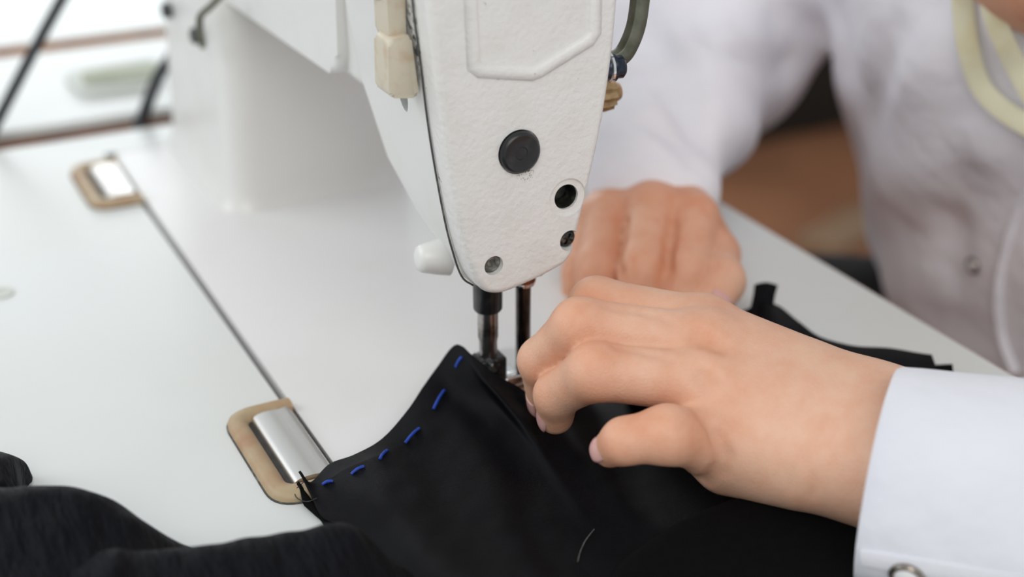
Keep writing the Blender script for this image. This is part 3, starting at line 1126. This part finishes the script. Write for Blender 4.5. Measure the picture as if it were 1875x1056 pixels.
# the part of the garment lying beyond the hand
rA = [(0.0786, -0.0034, 0.0030), (0.0964, 0.0057, 0.0050), (0.1057, 0.0052, 0.0070), (0.1090, -0.0000, 0.0110), (0.1165, -0.0004, 0.0080), (0.1175, -0.0115, 0.0060), (0.1180, -0.0241, 0.0050), (0.1253, -0.0348, 0.0050), (0.1357, -0.0446, 0.0050), (0.1468, -0.0551, 0.0050)]
rB = [(0.0718, -0.0171, 0.0030), (0.0892, -0.0083, 0.0040), (0.1004, -0.0070, 0.0060), (0.1042, -0.0112, 0.0090), (0.1092, -0.0146, 0.0070), (0.1121, -0.0221, 0.0050), (0.1140, -0.0330, 0.0050), (0.1214, -0.0426, 0.0050), (0.1309, -0.0532, 0.0050), (0.1423, -0.0627, 0.0040)]
rC = [(0.0597, -0.0453, 0.0020), (0.0722, -0.0429, 0.0020), (0.0807, -0.0437, 0.0020), (0.0867, -0.0450, 0.0020), (0.0907, -0.0470, 0.0020), (0.0950, -0.0510, 0.0020), (0.1008, -0.0558, 0.0020), (0.1096, -0.0620, 0.0020), (0.1206, -0.0685, 0.0020), (0.1327, -0.0747, 0.0020)]
sheet('rear_panel', [rA, rB, rC], M['black_cloth'], garment, 80, 26, .001, lambda U, V, P: .0008 * fnoise(P[..., 0], P[..., 1], .03, 5))
rA = [(0.1315, -0.0407, 0.0020), (0.1430, -0.0552, 0.0020), (0.1515, -0.0616, 0.0030)]
rB = [(0.1203, -0.0539, 0.0020), (0.1366, -0.0623, 0.0020), (0.1462, -0.0681, 0.0020)]
rC = [(0.1109, -0.0652, 0.0010), (0.1269, -0.0733, 0.0010), (0.1377, -0.0780, 0.0010)]
sheet('rear_under_layer', [rA, rB, rC], M['black_velvet'], garment, 20, 10, .001)
# upright folded strip end
rA = [(0.1093, 0.0079, 0.0160), (0.1131, 0.0059, 0.0170), (0.1180, 0.0046, 0.0150)]
rB = [(0.1071, 0.0054, 0.0110), (0.1106, 0.0030, 0.0120), (0.1132, -0.0005, 0.0110)]
rC = [(0.1012, -0.0005, 0.0060), (0.1040, -0.0046, 0.0060), (0.1079, -0.0077, 0.0060)]
sheet('folded_strip', [rA, rB, rC], M['black_cloth'], garment, 16, 16, .0016)
# very dark matte panel in front, under the wrist
rA = [(-0.0323, -0.1161, 0.0025), (-0.0234, -0.1105, 0.0045), (-0.0130, -0.1075, 0.0060), (0.0011, -0.1039, 0.0065), (0.0226, -0.1010, 0.0060), (0.0416, -0.1070, 0.0050), (0.0532, -0.1224, 0.0050), (0.0627, -0.1416, 0.0050)]
rB = [(-0.0335, -0.1205, 0.0040), (-0.0254, -0.1168, 0.0065), (-0.0145, -0.1143, 0.0080), (-0.0002, -0.1108, 0.0085), (0.0201, -0.1078, 0.0075), (0.0381, -0.1129, 0.0060), (0.0502, -0.1272, 0.0060), (0.0588, -0.1457, 0.0060)]
rC = [(-0.0340, -0.1311, 0.0030), (-0.0271, -0.1346, 0.0030), (-0.0188, -0.1388, 0.0030), (-0.0105, -0.1431, 0.0030), (0.0005, -0.1487, 0.0030), (0.0143, -0.1557, 0.0030), (0.0281, -0.1628, 0.0030), (0.0446, -0.1712, 0.0030)]
sheet('velvet_panel', [rA, rB, rC], M['black_velvet'], garment, 60, 24, .001)

# crumpled navy garment at the lower left
navy = empty('navy_garment', 'crumpled dark navy crinkle fabric heaped at the lower left', 'garment', (-.16, -.05, 0))


def ridge_sheet(name, ridge, lift, run, seed, nu=110):
    """cloth lying over a rounded fold: from the table behind, over the ridge, down towards the front"""
    R = [np.array(p) for p in ridge]
    rows = [[(p[0] + .004, p[1] + .010, .0012) for p in R],
            [(p[0] + .003, p[1] + .0085, p[2] * .55) for p in R],
            [(p[0], p[1], p[2]) for p in R],
            [(p[0] - .004, p[1] - .016, p[2] * .93) for p in R],
            [(p[0] - .012, p[1] - run * .55, p[2] * .55) for p in R],
            [(p[0] - .02, p[1] - run, .004) for p in R]]
    return sheet(name, rows, M['navy_cloth'], navy, nu, 60, .0012,
                 lambda U, V, P: (.0016 * fnoise(P[..., 0], P[..., 1], .05, seed) + .0007 * fnoise(P[..., 0], P[..., 1], .016, seed + 5)) * np.clip(V * 5, 0, 1), .0012)


ridge_sheet('back_fold', [(-0.2020, -0.0113, 0.0240), (-0.1902, -0.0167, 0.0250), (-0.1787, -0.0236, 0.0260), (-0.1648, -0.0332, 0.0260), (-0.1562, -0.0400, 0.0240), (-0.1498, -0.0480, 0.0200), (-0.1448, -0.0509, 0.0140), (-0.1388, -0.0538, 0.0080)], .02, .10, 2)
ridge_sheet('front_fold', [(-0.1946, -0.0535, 0.0120), (-0.1809, -0.0543, 0.0160), (-0.1692, -0.0589, 0.0200), (-0.1613, -0.0624, 0.0230), (-0.1549, -0.0629, 0.0200), (-0.1434, -0.0669, 0.0210), (-0.1336, -0.0717, 0.0220), (-0.1173, -0.0760, 0.0230), (-0.1040, -0.0800, 0.0240),
                           (-0.0981, -0.0820, 0.0230), (-0.0933, -0.0862, 0.0180), (-0.0891, -0.0895, 0.0110), (-0.0838, -0.0948, 0.0050)], .02, .07, 7, 150)
ridge_sheet('side_fold', [(-0.1944, 0.0230, 0.0160), (-0.1849, 0.0185, 0.0170), (-0.1797, 0.0151, 0.0160), (-0.1765, 0.0143, 0.0120), (-0.1760, 0.0118, 0.0070), (-0.1766, 0.0084, 0.0040)], .012, .03, 11, 40)

# ------------------------------------------------------------------ the person
person = empty('person', 'person in a white button front coat guiding black fabric with both hands', 'person', (.36, .05, FLOOR_Z))
person_parts = []

# ---- near (left) hand, joints in world metres
NH = dict(
    wrist_r=(0.0733, -0.1062, 0.0208), wrist_u=(0.0588, -0.1205, 0.0222), arm_r=(0.0832, -0.1416, 0.0246), arm_u=(0.0680, -0.1567, 0.0286),
    i0=(0.0397, -0.0563, 0.0439), i1=(0.0098, -0.0354, 0.0496), i2=(0.0071, -0.0213, 0.0319), i3=(0.0133, -0.0152, 0.0101),
    m0=(0.0320, -0.0683, 0.0445), m1=(-0.0037, -0.0481, 0.0502), m2=(-0.0104, -0.0346, 0.0324), m3=(-0.0052, -0.0285, 0.0118),
    r0=(0.0245, -0.0815, 0.0385), r1=(-0.0067, -0.0637, 0.0419), r2=(-0.0123, -0.0489, 0.0273), r3=(-0.0104, -0.0447, 0.0161),
    p0=(0.0209, -0.0929, 0.0235), p1=(0.0004, -0.0954, 0.0341), p2=(-0.0112, -0.0895, 0.0318), p3=(-0.0129, -0.0841, 0.0263),
    t0=(0.0685, -0.0783, 0.0215), t1=(0.0545, -0.0538, 0.0212), t2=(0.0395, -0.0393, 0.0155), t3=(0.0298, -0.0314, 0.0118),
    heel=(0.0260, -0.0923, 0.0134), heel2=(0.0406, -0.1066, 0.0169))


NEAR_CREASES = []


def near_hand(G):
    J = NH
    palm = cone(G, J['wrist_u'], J['p0'], .0175, .0115)
    palm = smin(palm, cone(G, J['wrist_r'], J['i0'], .0180, .0100), .010)
    palm = smin(palm, cone(G, J['wrist_r'], J['m0'], .0185, .0105), .010)
    w = [(a + b) / 2 for a, b in zip(J['wrist_r'], J['wrist_u'])]
    palm = smin(palm, cone(G, w, J['r0'], .0195, .0108), .010)
    palm = smin(palm, cone(G, J['heel'], J['heel2'], .0095, .0125), .008)
    palm = smin(palm, cone(G, J['t0'], J['t1'], .016, .012), .010)
    palm = smin(palm, cone(G, J['wrist_r'], J['arm_r'], .0185, .021), .012)
    palm = smin(palm, cone(G, J['wrist_u'], J['arm_u'], .0180, .021), .012)
    fingers = None
    for c, rad in (('i', (.0096, .0088, .0074, .0060)), ('m', (.0100, .0092, .0078, .0064)),
                   ('r', (.0098, .0090, .0074, .0062)), ('p', (.0098, .0088, .0070, .0058)), ('t', (.012, .011, .010, .008))):
        q = [J[c + str(k)] for k in range(4)]
        f = cone(G, q[0], q[1], rad[0], rad[1])
        f = smin(f, cone(G, q[1], q[2], rad[1], rad[2]), .0035)
        f = smin(f, cone(G, q[2], q[3], rad[2], rad[3]), .0030)
        fingers = f if fingers is None else smin(fingers, f, .0008)
    s = smin(palm, fingers, .0050)
    for c, r, k in NEAR_CREASES:
        for a, b in zip(c, c[1:]):
            s = -smin(-s, cone(G, a, b, r, r), k)
    return s


def bbox(pts, m):
    P = np.array(list(pts))
    return P.min(0) - m, P.max(0) + m


# skin folds at the base of the little finger, knuckle dimples and the wrist lines
FOLDS = [([(0.0200, -0.0863, 0.0302), (0.0230, -0.0911, 0.0243), (0.0233, -0.0942, 0.0189), (0.0201, -0.0952, 0.0140), (0.0149, -0.0941, 0.0112)], .0017, .0034),
         ([(0.0226, -0.0949, 0.0168), (0.0199, -0.0956, 0.0131), (0.0163, -0.0951, 0.0106)], .0004, .0025),
         ([(0.0222, -0.0813, 0.0414), (0.0238, -0.0834, 0.0389)], .0008, .0060), ([(0.0233, -0.0752, 0.0535), (0.0291, -0.0799, 0.0504)], .0008, .0060),
         ([(0.0419, -0.1057, 0.0153), (0.0397, -0.1086, 0.0080)], .0002, .0016), ([(0.0479, -0.1099, 0.0131), (0.0453, -0.1120, 0.0069)], .0002, .0018),
         ([(0.0169, -0.0697, 0.0575), (0.0100, -0.0648, 0.0600), (-0.0004, -0.0586, 0.0616)], .0007, .0025),
         ([(0.0144, -0.0744, 0.0466), (0.0075, -0.0697, 0.0488), (0.0001, -0.0652, 0.0501)], .0007, .0025)]
NEAR_CREASES = [([tuple(trace(near_hand, q)[0]) for q in c], r, k) for c, r, k in FOLDS]
lo, hi = bbox(NH.values(), .024)
V1, F1 = surface_nets(near_hand, lo, hi, .0010)
V1 = relax(V1, F1, 3, .5)


def flush_of(V, spots):
    f = np.zeros(len(V))
    for c, r, a in spots:
        d = np.sqrt(((V - np.array(c)) ** 2).sum(1))
        f += a * np.exp(-(d / r) ** 2)
    return np.clip(f, 0, 1)


fl1 = flush_of(V1, [(NH[k], .011, .75) for k in ('i1', 'm1', 'r1', 'p1')] + [(NH[k], .012, .55) for k in ('m0', 'r0', 'p0', 'i0')] +
               [(NH[k], .010, .45) for k in ('i2', 'm2', 'r2', 'p2', 'i3', 'm3', 'r3', 'p3')])

# ---- far (right) hand, fist with fingers hanging down
FH = dict(
    w=(0.1239, 0.1063, 0.0222), e=(0.1996, 0.2131, 0.0138),
    p0=(0.0774, 0.0804, 0.0228), p1=(0.0614, 0.0620, 0.0085), p2=(0.0601, 0.0628, -0.0070), p3=(0.0650, 0.0637, -0.0191),
    r0=(0.0790, 0.0704, 0.0289), r1=(0.0609, 0.0481, 0.0170), r2=(0.0580, 0.0450, 0.0040), r3=(0.0619, 0.0473, -0.0107),
    m0=(0.0897, 0.0559, 0.0353), m1=(0.0697, 0.0288, 0.0220), m2=(0.0663, 0.0256, 0.0083), m3=(0.0719, 0.0292, -0.0071),
    i0=(0.1041, 0.0447, 0.0328), i1=(0.0835, 0.0182, 0.0223), i2=(0.0777, 0.0132, 0.0101), i3=(0.0794, 0.0144, -0.0044),
    t0=(0.1190, 0.0697, 0.0193), t1=(0.1059, 0.0326, 0.0193), t2=(0.0961, 0.0132, 0.0181), t3=(0.0844, 0.0024, 0.0127))


def far_hand(G):
    J = FH
    palm = cone(G, J['w'], J['m0'], .021, .0092)
    palm = smin(palm, cone(G, J['w'], J['i0'], .020, .0090), .010)
    palm = smin(palm, cone(G, J['w'], J['r0'], .020, .0090), .010)
    palm = smin(palm, cone(G, J['w'], J['p0'], .018, .0085), .010)
    palm = smin(palm, cone(G, J['w'], J['e'], .021, .026), .012)
    palm = smin(palm, cone(G, J['t0'], J['t1'], .012, .0105), .008)
    inner = [(a * .5 + b * .5) for a, b in zip(J['m1'], J['w'])]
    palm = smin(palm, cone(G, inner, J['m0'], .012, .008), .008)
    fingers = None
    for c, rad in (('p', (.0090, .0088, .0078, .0066)), ('r', (.0098, .0096, .0084, .0070)), ('m', (.0102, .0100, .0088, .0074)),
                   ('i', (.0102, .0098, .0088, .0074)), ('t', (.0115, .0105, .0100, .0078))):
        q = [J[c + str(k)] for k in range(4)]
        f = cone(G, q[0], q[1], rad[0], rad[1])
        f = smin(f, cone(G, q[1], q[2], rad[1], rad[2]), .0035)
        f = smin(f, cone(G, q[2], q[3], rad[2], rad[3]), .0030)
        fingers = f if fingers is None else smin(fingers, f, .0006)
    s = smin(palm, fingers, .0032)
    for u, v in (('r', 'm'), ('m', 'i'), ('p', 'r')):
        q = [np.array([(a * .5 + b * .5) for a, b in zip(J[u + str(k)], J[v + str(k)])]) + np.array((-.0042, -.0080, .0035)) for k in range(3)]
        q[0] = q[0] * .8 + q[1] * .2
        for a, b in zip(q, q[1:]):
            s = -smin(-s, cone(G, a, b, .0018, .0022), .0032)
    return s


lo, hi = bbox(FH.values(), .028)
V2, F2 = surface_nets(far_hand, lo, hi, .0014)
V2 = relax(V2, F2, 3, .5)
fl2 = flush_of(V2, [(FH[k], .013, 1.0) for k in ('p1', 'r1', 'm1', 'i1')] + [(FH[k], .016, .9) for k in ('i0', 'm0', 'r0')] + [(FH['t1'], .02, .5)])
fl2 = np.clip(fl2 * .6 + .12, 0, 1)

# ---- rest of the body (mostly inside the coat): trunk, arms, neck, head with face
SH_R, EL_R = (.365, .215, .165), (0.2459, 0.2491, 0.0313)
SH_L, EL_L = (.395, -.145, .215), (.232, -.318, .040)
HEADC = (.300, .000, .232)


def body(G):
    s = ellip(G, (.435, .04, .10), (.085, .135, .19))
    s = smin(s, ellip(G, (.455, .04, -.16), (.09, .135, .16)), .04)
    s = smin(s, cone(G, (.43, .035, .24), SH_R, .05, .042), .03)
    s = smin(s, cone(G, (.43, .035, .24), SH_L, .05, .042), .03)
    s = smin(s, cone(G, SH_R, EL_R, .040, .032), .02)
    s = smin(s, cone(G, EL_R, FH['e'], .032, .026), .015)
    s = smin(s, cone(G, SH_L, EL_L, .040, .032), .02)
    aw = [(a + b) / 2 for a, b in zip(NH['arm_r'], NH['arm_u'])]
    s = smin(s, cone(G, EL_L, aw, .032, .026), .015)
    G0 = G
    G = G + np.array((.012, 0, .046), np.float32)
    s = smin(s, cone(G, (.415, .03, .255), (.345, .01, .215), .045, .042), .03)       # neck
    h = ellip(G, (.305, .005, .255), (.088, .070, .105))
    h = smin(h, ellip(G, (.262, .003, .190), (.045, .046, .042)), .03)     # jaw and chin
    h = smin(h, cone(G, (.222, .003, .255), (.202, .003, .232), .008, .011), .012)  # nose
    h = smin(h, cone(G, (.226, -.014, .203), (.226, .020, .203), .007, .007), .008)  # lips
    for sy in (-1, 1):
        h = ssub(h, -cone(G, (.216, .003 + sy * .030, .262), (.226, .003 + sy * .034, .262), .012, .012) * -1, .01)
        h = smin(h, ellip(G, (.232, .003 + sy * .030, .262), (.012, .013, .011)), .004)  # eyes
        h = smin(h, ellip(G, (.318, .003 + sy * .076, .245), (.018, .010, .030)), .006)  # ears
    G = G0
    s = smin(s, h, .012)
    for sy in (-1, 1):                                                                   # thighs and shins
        k = (.17, .05 + sy * .17, -.14)
        s = smin(s, cone(G, (.44, .045 + sy * .095, -.20), k, .075, .055), .03)
        s = smin(s, cone(G, k, (.19, .05 + sy * .17, -.66), .052, .034), .02)
        s = smin(s, cone(G, (.19, .05 + sy * .17, -.70), (.06, .05 + sy * .18, -.715), .030, .022), .02)
    return s


V3, F3 = surface_nets(body, (.0, -.42, -.745), (.60, .48, .42), .0085)
V3 = relax(V3, F3, 2, .5)
fl3 = np.full(len(V3), .45)

VB = np.vstack([V3, V1, V2])
FB = np.vstack([F3, F1 + len(V3), F2 + len(V3) + len(V1)])
bod = from_np('body', VB, FB, M['skin'], person)
at_ = bod.data.attributes.new('flush', 'FLOAT', 'POINT')
at_.data.foreach_set('value', np.concatenate([fl3, fl1, fl2]).astype(np.float32))


# ---- finger nails
def nail(base, tip, out, w, l, r, name='fingernail'):
    """curved plate on the back of a finger tip; out = direction of the nail"""
    a, b = Vector(base), Vector(tip)
    d = (b - a).normalized()
    o = Vector(out)
    o = (o - d * o.dot(d)).normalized()
    s = d.cross(o)
    bm = bmesh.new()
    g = []
    for i in range(9):
        t = i / 8
        row = []
        for j in range(9):
            u = -1 + j / 4
            ww = w * (1 - .55 * max(0, t - .6) ** 1.4 * 2 - .35 * max(0, .25 - t) * 2)
            ang = u * ww / r
            row.append(bm.verts.new(b + d * ((t - .55) * l) + (o * math.cos(ang) + s * math.sin(ang)) * (r - .0018 * max(0, t - .5) ** 2 * 2)))
        g.append(row)
    for i in range(8):
        for j in range(8):
            bm.faces.new((g[i][j], g[i + 1][j], g[i + 1][j + 1], g[i][j + 1]))
    ob = from_bm(name, bm, M['nail'], person)
    md = ob.modifiers.new('t', 'SOLIDIFY')
    md.thickness = .0005
    md.offset = 0
    return ob


nail(NH['p2'], NH['p3'], (-.9, .25, -.1), .0042, .0080, .0060)
nail(NH['r2'], NH['r3'], (-.98, .15, -.1), .0042, .0085, .0063)
nail(NH['m2'], NH['m3'], (-1, .1, .1), .0045, .009, .0066)
nail(NH['i2'], NH['i3'], (-1, .1, .1), .0045, .009, .0062)
nail(FH['t2'], FH['t3'], (-.25, -.9, .3), .0055, .0095, .0080)

# ---- coat: trunk and right sleeve as one surface
aw = [(a + b) / 2 for a, b in zip(NH['arm_r'], NH['arm_u'])]
CUFF_R = (0.1047, 0.0823, 0.0334)
CREASES = []


def coat(G):
    s = ellip(G, (.366, .055, .120), (.140, .175, .165))
    s = smin(s, ellip(G, (.402, .050, -.02), (.138, .168, .15)), .05)
    s = smin(s, ellip(G, (.478, .045, -.19), (.138, .165, .13)), .05)
    s = smin(s, cone(G, (.43, .03, .245), SH_R, .075, .066), .03)
    s = smin(s, cone(G, (.43, .03, .245), SH_L, .075, .066), .03)
    a = cone(G, SH_R, EL_R, .068, .054)
    a = smin(a, cone(G, EL_R, CUFF_R, .052, .028), .016)
    s = smin(s, a, .014)
    s = smin(s, cone(G, SH_L, EL_L, .064, .050), .02)
    x, y, z = G[..., 0], G[..., 1], G[..., 2]
    s = s + .0022 * np.sin(x * 55 + y * 38 + 2 * np.sin(z * 30)) + .0016 * np.sin(z * 90 + y * 60 + 1.7 * np.sin(x * 40))
    for i_, c in enumerate(CREASES):
        for a_, b_ in zip(c, c[1:]):
            r_ = .0090 if i_ == 0 else .0045
            s = -smin(-s, cone(G, a_, b_, r_, r_), .014)
    return s


CREASE_LINES = [[(0.1641, 0.1886, 0.0727), (0.1716, 0.1759, 0.0567), (0.1788, 0.1641, 0.0419), (0.1818, 0.1530, 0.0246)], [(0.2488, 0.1336, 0.0515), (0.2281, 0.1445, 0.0520), (0.2116, 0.1545, 0.0550), (0.1973, 0.1689, 0.0678), (0.1884, 0.1816, 0.0826)],
                [(0.2521, 0.1273, 0.0431), (0.2532, 0.1363, 0.0604), (0.2529, 0.1446, 0.0752)], [(0.2436, 0.0903, 0.0815), (0.2321, 0.0874, 0.0655), (0.2224, 0.0797, 0.0425)],
                [(0.1618, 0.1660, 0.0295), (0.1730, 0.1575, 0.0246), (0.1764, 0.1490, 0.0122)], [(0.2594, 0.0482, 0.0196), (0.2480, 0.0427, -0.0010), (0.2427, 0.0353, -0.0194)], [(0.2390, 0.1476, 0.0678), (0.2308, 0.1559, 0.0752), (0.2262, 0.1650, 0.0876)]]
CREASES = [[tuple(trace(coat, q)[0]) for q in c] for c in CREASE_LINES]
V4, F4 = surface_nets(coat, (.06, -.36, -.30), (.62, .46, .33), .0052)
V4 = relax(V4, F4, 3, .5)
coat_o = from_np('coat', V4, F4, M['coat'], person)
coat_o['label'] = 'white cotton coat'

# near sleeve with turned cuff
def sleeve_ring(c, d, rx, ry, n, ph=0, wob=0, seed=0):
    d = Vector(d).normalized()
    u = Vector((0, 0, 1))
    u = (u - d * u.dot(d)).normalized()
    s = d.cross(u)
    out = []
    for k in range(n):
        t = math.tau * k / n
        w = 1 + wob * (math.sin(3 * t + seed) + .6 * math.sin(5 * t + seed * 2.3))
        out.append(Vector(c) + (s * math.cos(t) * rx + u * math.sin(t) * ry) * w)
    return out


CU0 = Vector((0.0551, -0.1293, 0.0209))          # centre of the cuff opening
CUD = (Vector((0.0726, -0.1527, 0.0242)) - CU0).normalized()
n = 72
bm = bmesh.new()
prof = [(.014, .0300, .0325), (.006, .0308, .0333), (.0012, .0314, .0338), (.0, .0322, .0346), (.0012, .0330, .0354), (.008, .0333, .0357), (.02, .0335, .0358),
        (.034, .0338, .0362), (.046, .0342, .0366), (.056, .0346, .037), (.0585, .0344, .0368)]
rings = []
for h, rx, ry in prof:
    ring = sleeve_ring(CU0 + CUD * h, CUD, rx, ry, n, wob=.012, seed=1.2)
    rings.append([bm.verts.new(p + CUD * (.004 * math.sin(math.tau * k / n + .4))) for k, p in enumerate(ring)])
for a, b in zip(rings, rings[1:]):
    for i in range(n):
        j = (i + 1) % n
        bm.faces.new((a[i], a[j], b[j], b[i]))
cuff = from_bm('cuff', bm, M['cotton'], person, angle=70)
bm = bmesh.new()
rings = []
EL = Vector(EL_L)
for k in range(22):
    t = k / 21
    st = CU0 + CUD * .054
    c = st.lerp(EL, t)
    if t < .3:
        c = c.lerp(CU0 + CUD * (.054 + .12 * t), 1 - t / .3)
    r = .0338 + .020 * min(1, t * 2.2)
    ring = sleeve_ring(c, (EL - st) if t > .25 else CUD.lerp((EL - st).normalized(), t / .25), r, r * 1.05, n, wob=.022 + .012 * math.sin(k * 1.9), seed=k * .35)
    rings.append([bm.verts.new(p) for p in ring])
for a, b in zip(rings, rings[1:]):
    for i in range(n):
        j = (i + 1) % n
        bm.faces.new((a[i], a[j], b[j], b[i]))
bm.faces.new(rings[-1])
from_bm('sleeve', bm, M['cotton'], person, angle=None)


def snap(c, d, r, parent):
    bm = bmesh.new()
    lathe(bm, Vector(c), d, [(r, -.0005), (r, .0008), (r * .9, .0014), (r * .74, .0013), (r * .70, .0009)], 32)
    o = from_bm('snap_button', bm, M['snap'], parent)
    bm = bmesh.new()
    lathe(bm, Vector(c), d, [(r * .72, .0006), (r * .66, .0012), (r * .4, .0016), (0, .0017)], 28)
    from_bm('snap_cap', bm, M['pearl'], o)
    return o


# black trousers
def trousers(G):
    s = ellip(G, (.455, .045, -.20), (.115, .150, .10))
    for sy in (-1, 1):
        k = (.17, .05 + sy * .17, -.14)
        s = smin(s, cone(G, (.44, .045 + sy * .095, -.20), k, .090, .072), .03)
        s = smin(s, cone(G, k, (.19, .05 + sy * .17, -.66), .064, .052), .02)
    return s


V5, F5 = surface_nets(trousers, (.06, -.25, -.72), (.62, .34, -.05), .009)
V5 = relax(V5, F5, 2, .5)
from_np('trousers', V5, F5, M['trousers'], person)


def hair2(G):
    G = G + np.array((.012, 0, .046), np.float32)
    s = ellip(G, (.322, .005, .275), (.094, .082, .106))
    cut = .250 + .55 * np.maximum(0, .27 - G[..., 2]) - G[..., 0]
    return np.maximum(s, cut)


V6, F6 = surface_nets(hair2, (.18, -.12, .08), (.44, .12, .40), .006)
V6 = relax(V6, F6, 3, .5)
from_np('hair', V6, F6, M['hair'], person)


bp, bn = trace(coat, (0.2327, 0.0116, -0.0034))
snap(bp, bn, .0042, coat_o)
# front placket edge running down the coat
pl = [trace(coat, q)[0] for q in [(0.2520, -0.0004, 0.0381), (0.2427, -0.0014, 0.0275), (0.2343, -0.0053, 0.0127), (0.2272, -0.0110, -0.0043), (0.2247, -0.0190, -0.0212), (0.2264, -0.0281, -0.0360)]]
bm = bmesh.new()
tube(bm, catmull(pl, 40), .002, 10, flat=(.0035, .0010))
from_bm('placket', bm, M['coat'], coat_o)

# cuff overlap and its snap button
ov = []
import mathutils
up = Vector((0, 0, 1)); up = (up - CUD * up.dot(CUD)).normalized(); sd = CUD.cross(up)
def on_cuff(h, ang, off=0):
    return CU0 + CUD * h + sd * math.cos(ang) * (.0338 + off) + up * math.sin(ang) * (.0362 + off)
def cuff_near(target, h_range):
    """place on the cuff surface that lies on the line from the viewpoint to the target"""
    o_ = cam.location
    dv = (Vector(target) - o_).normalized()
    best = None
    for h in h_range:
        for k in range(360):
            an = math.radians(k)
            p = on_cuff(h / 1000, an)
            t_ = (p - o_).dot(dv)
            dist = (p - o_ - dv * t_).length + .02 * t_
            if best is None or dist < best[0]:
                best = (dist, h / 1000, an)
    return best[1], best[2]


h1, a1 = cuff_near((0.0336, -0.1519, 0.0144), range(2, 10))
h2, a2 = cuff_near((0.0438, -0.1673, 0.0186), range(14, 40))
bm = bmesh.new()
tube(bm, [on_cuff(h1 - .002 + (.050) * t / 20, a1 + (a2 - a1) * (t / 20), .0002) for t in range(21)],
     .002, 10, flat=(.0030, .0007), up=on_cuff(.02, a1) - CU0 - CUD * .02)
from_bm('cuff_overlap', bm, M['cotton'], cuff)
h3, a3 = cuff_near((0.0378, -0.1636, 0.0151), range(4, 40))
q = on_cuff(h3, a3, .0006)
snap(q, q - (CU0 + CUD * h3), .0052, cuff)

# pale yellow measuring tape hanging from the neck
def on_coat(q, off):
    p, nrm = trace(coat, q)
    return p + nrm * off
tp = empty('measuring_tape', 'pale yellow measuring tape looped around the neck at the upper right', 'measuring tape', (.26, 0, .1))
for k, pts in enumerate(([(0.2230, 0.0295, 0.1337), (0.2183, 0.0219, 0.1156), (0.2161, 0.0142, 0.0995), (0.2171, 0.0062, 0.0858), (0.2227, -0.0016, 0.0769), (0.2317, -0.0099, 0.0701), (0.2432, -0.0196, 0.0633)],
                         [(0.2235, 0.0146, 0.1300), (0.2228, 0.0074, 0.1161), (0.2237, 0.0015, 0.1062), (0.2260, -0.0056, 0.0954), (0.2300, -0.0147, 0.0825)])):
    P = [on_coat(q, .004 + .003 * k) for q in pts]
    bm = bmesh.new()
    tube(bm, catmull(P, 50), .002, 10, flat=(.0046, .0008), up=(1, .6, .3))
    from_bm('tape_strand', bm, M['tape'], tp)

# ------------------------------------------------------------------ background behind the operator
st = empty('stool', 'brown wooden stool under the seated person', 'stool', (.45, .05, FLOOR_Z))
bm = bmesh.new()
box(bm, (.27, -.13, -.324), (.63, .22, -.294), .006, 3)
from_bm('seat', bm, M['wood'], st)
for x in (.30, .60):
    for y in (-.10, .19):
        bm = bmesh.new()
        box(bm, (x - .016, y - .016, FLOOR_Z), (x + .016, y + .016, -.324), .003, 2)
        from_bm('leg', bm, M['wood'], st)
cb = empty('cabinet', 'dark cabinet standing on the brown floor behind the arm', 'cabinet', (2.15, 2.05, FLOOR_Z))
bm = bmesh.new()
box(bm, (1.20, 1.80, FLOOR_Z), (2.8, 2.30, .25), .01, 2)
from_bm('body', bm, M['dark_wood'], cb)
for x in (1.22, 2.02):
    bm = bmesh.new()
    box(bm, (x, 1.785, FLOOR_Z + .06), (x + .76, 1.80, .23), .004, 2)
    d_ = from_bm('door', bm, M['dark_wood'], cb)
    bm = bmesh.new()
    box(bm, (x + .68, 1.770, -.35), (x + .70, 1.785, -.25), .003, 2)
    from_bm('handle', bm, M['snap'], d_)
bm = bmesh.new()
a, b = Vector((1.2547, 1.3175, -0.7350)), Vector((1.4429, 1.3834, -0.7350))
tube(bm, [a, a.lerp(b, .5), b], .02, 12, flat=(.045, .012))
tag(from_bm('board', bm, M['board'], angle=40), 'pale wooden board lying on the floor by the coat', 'board')
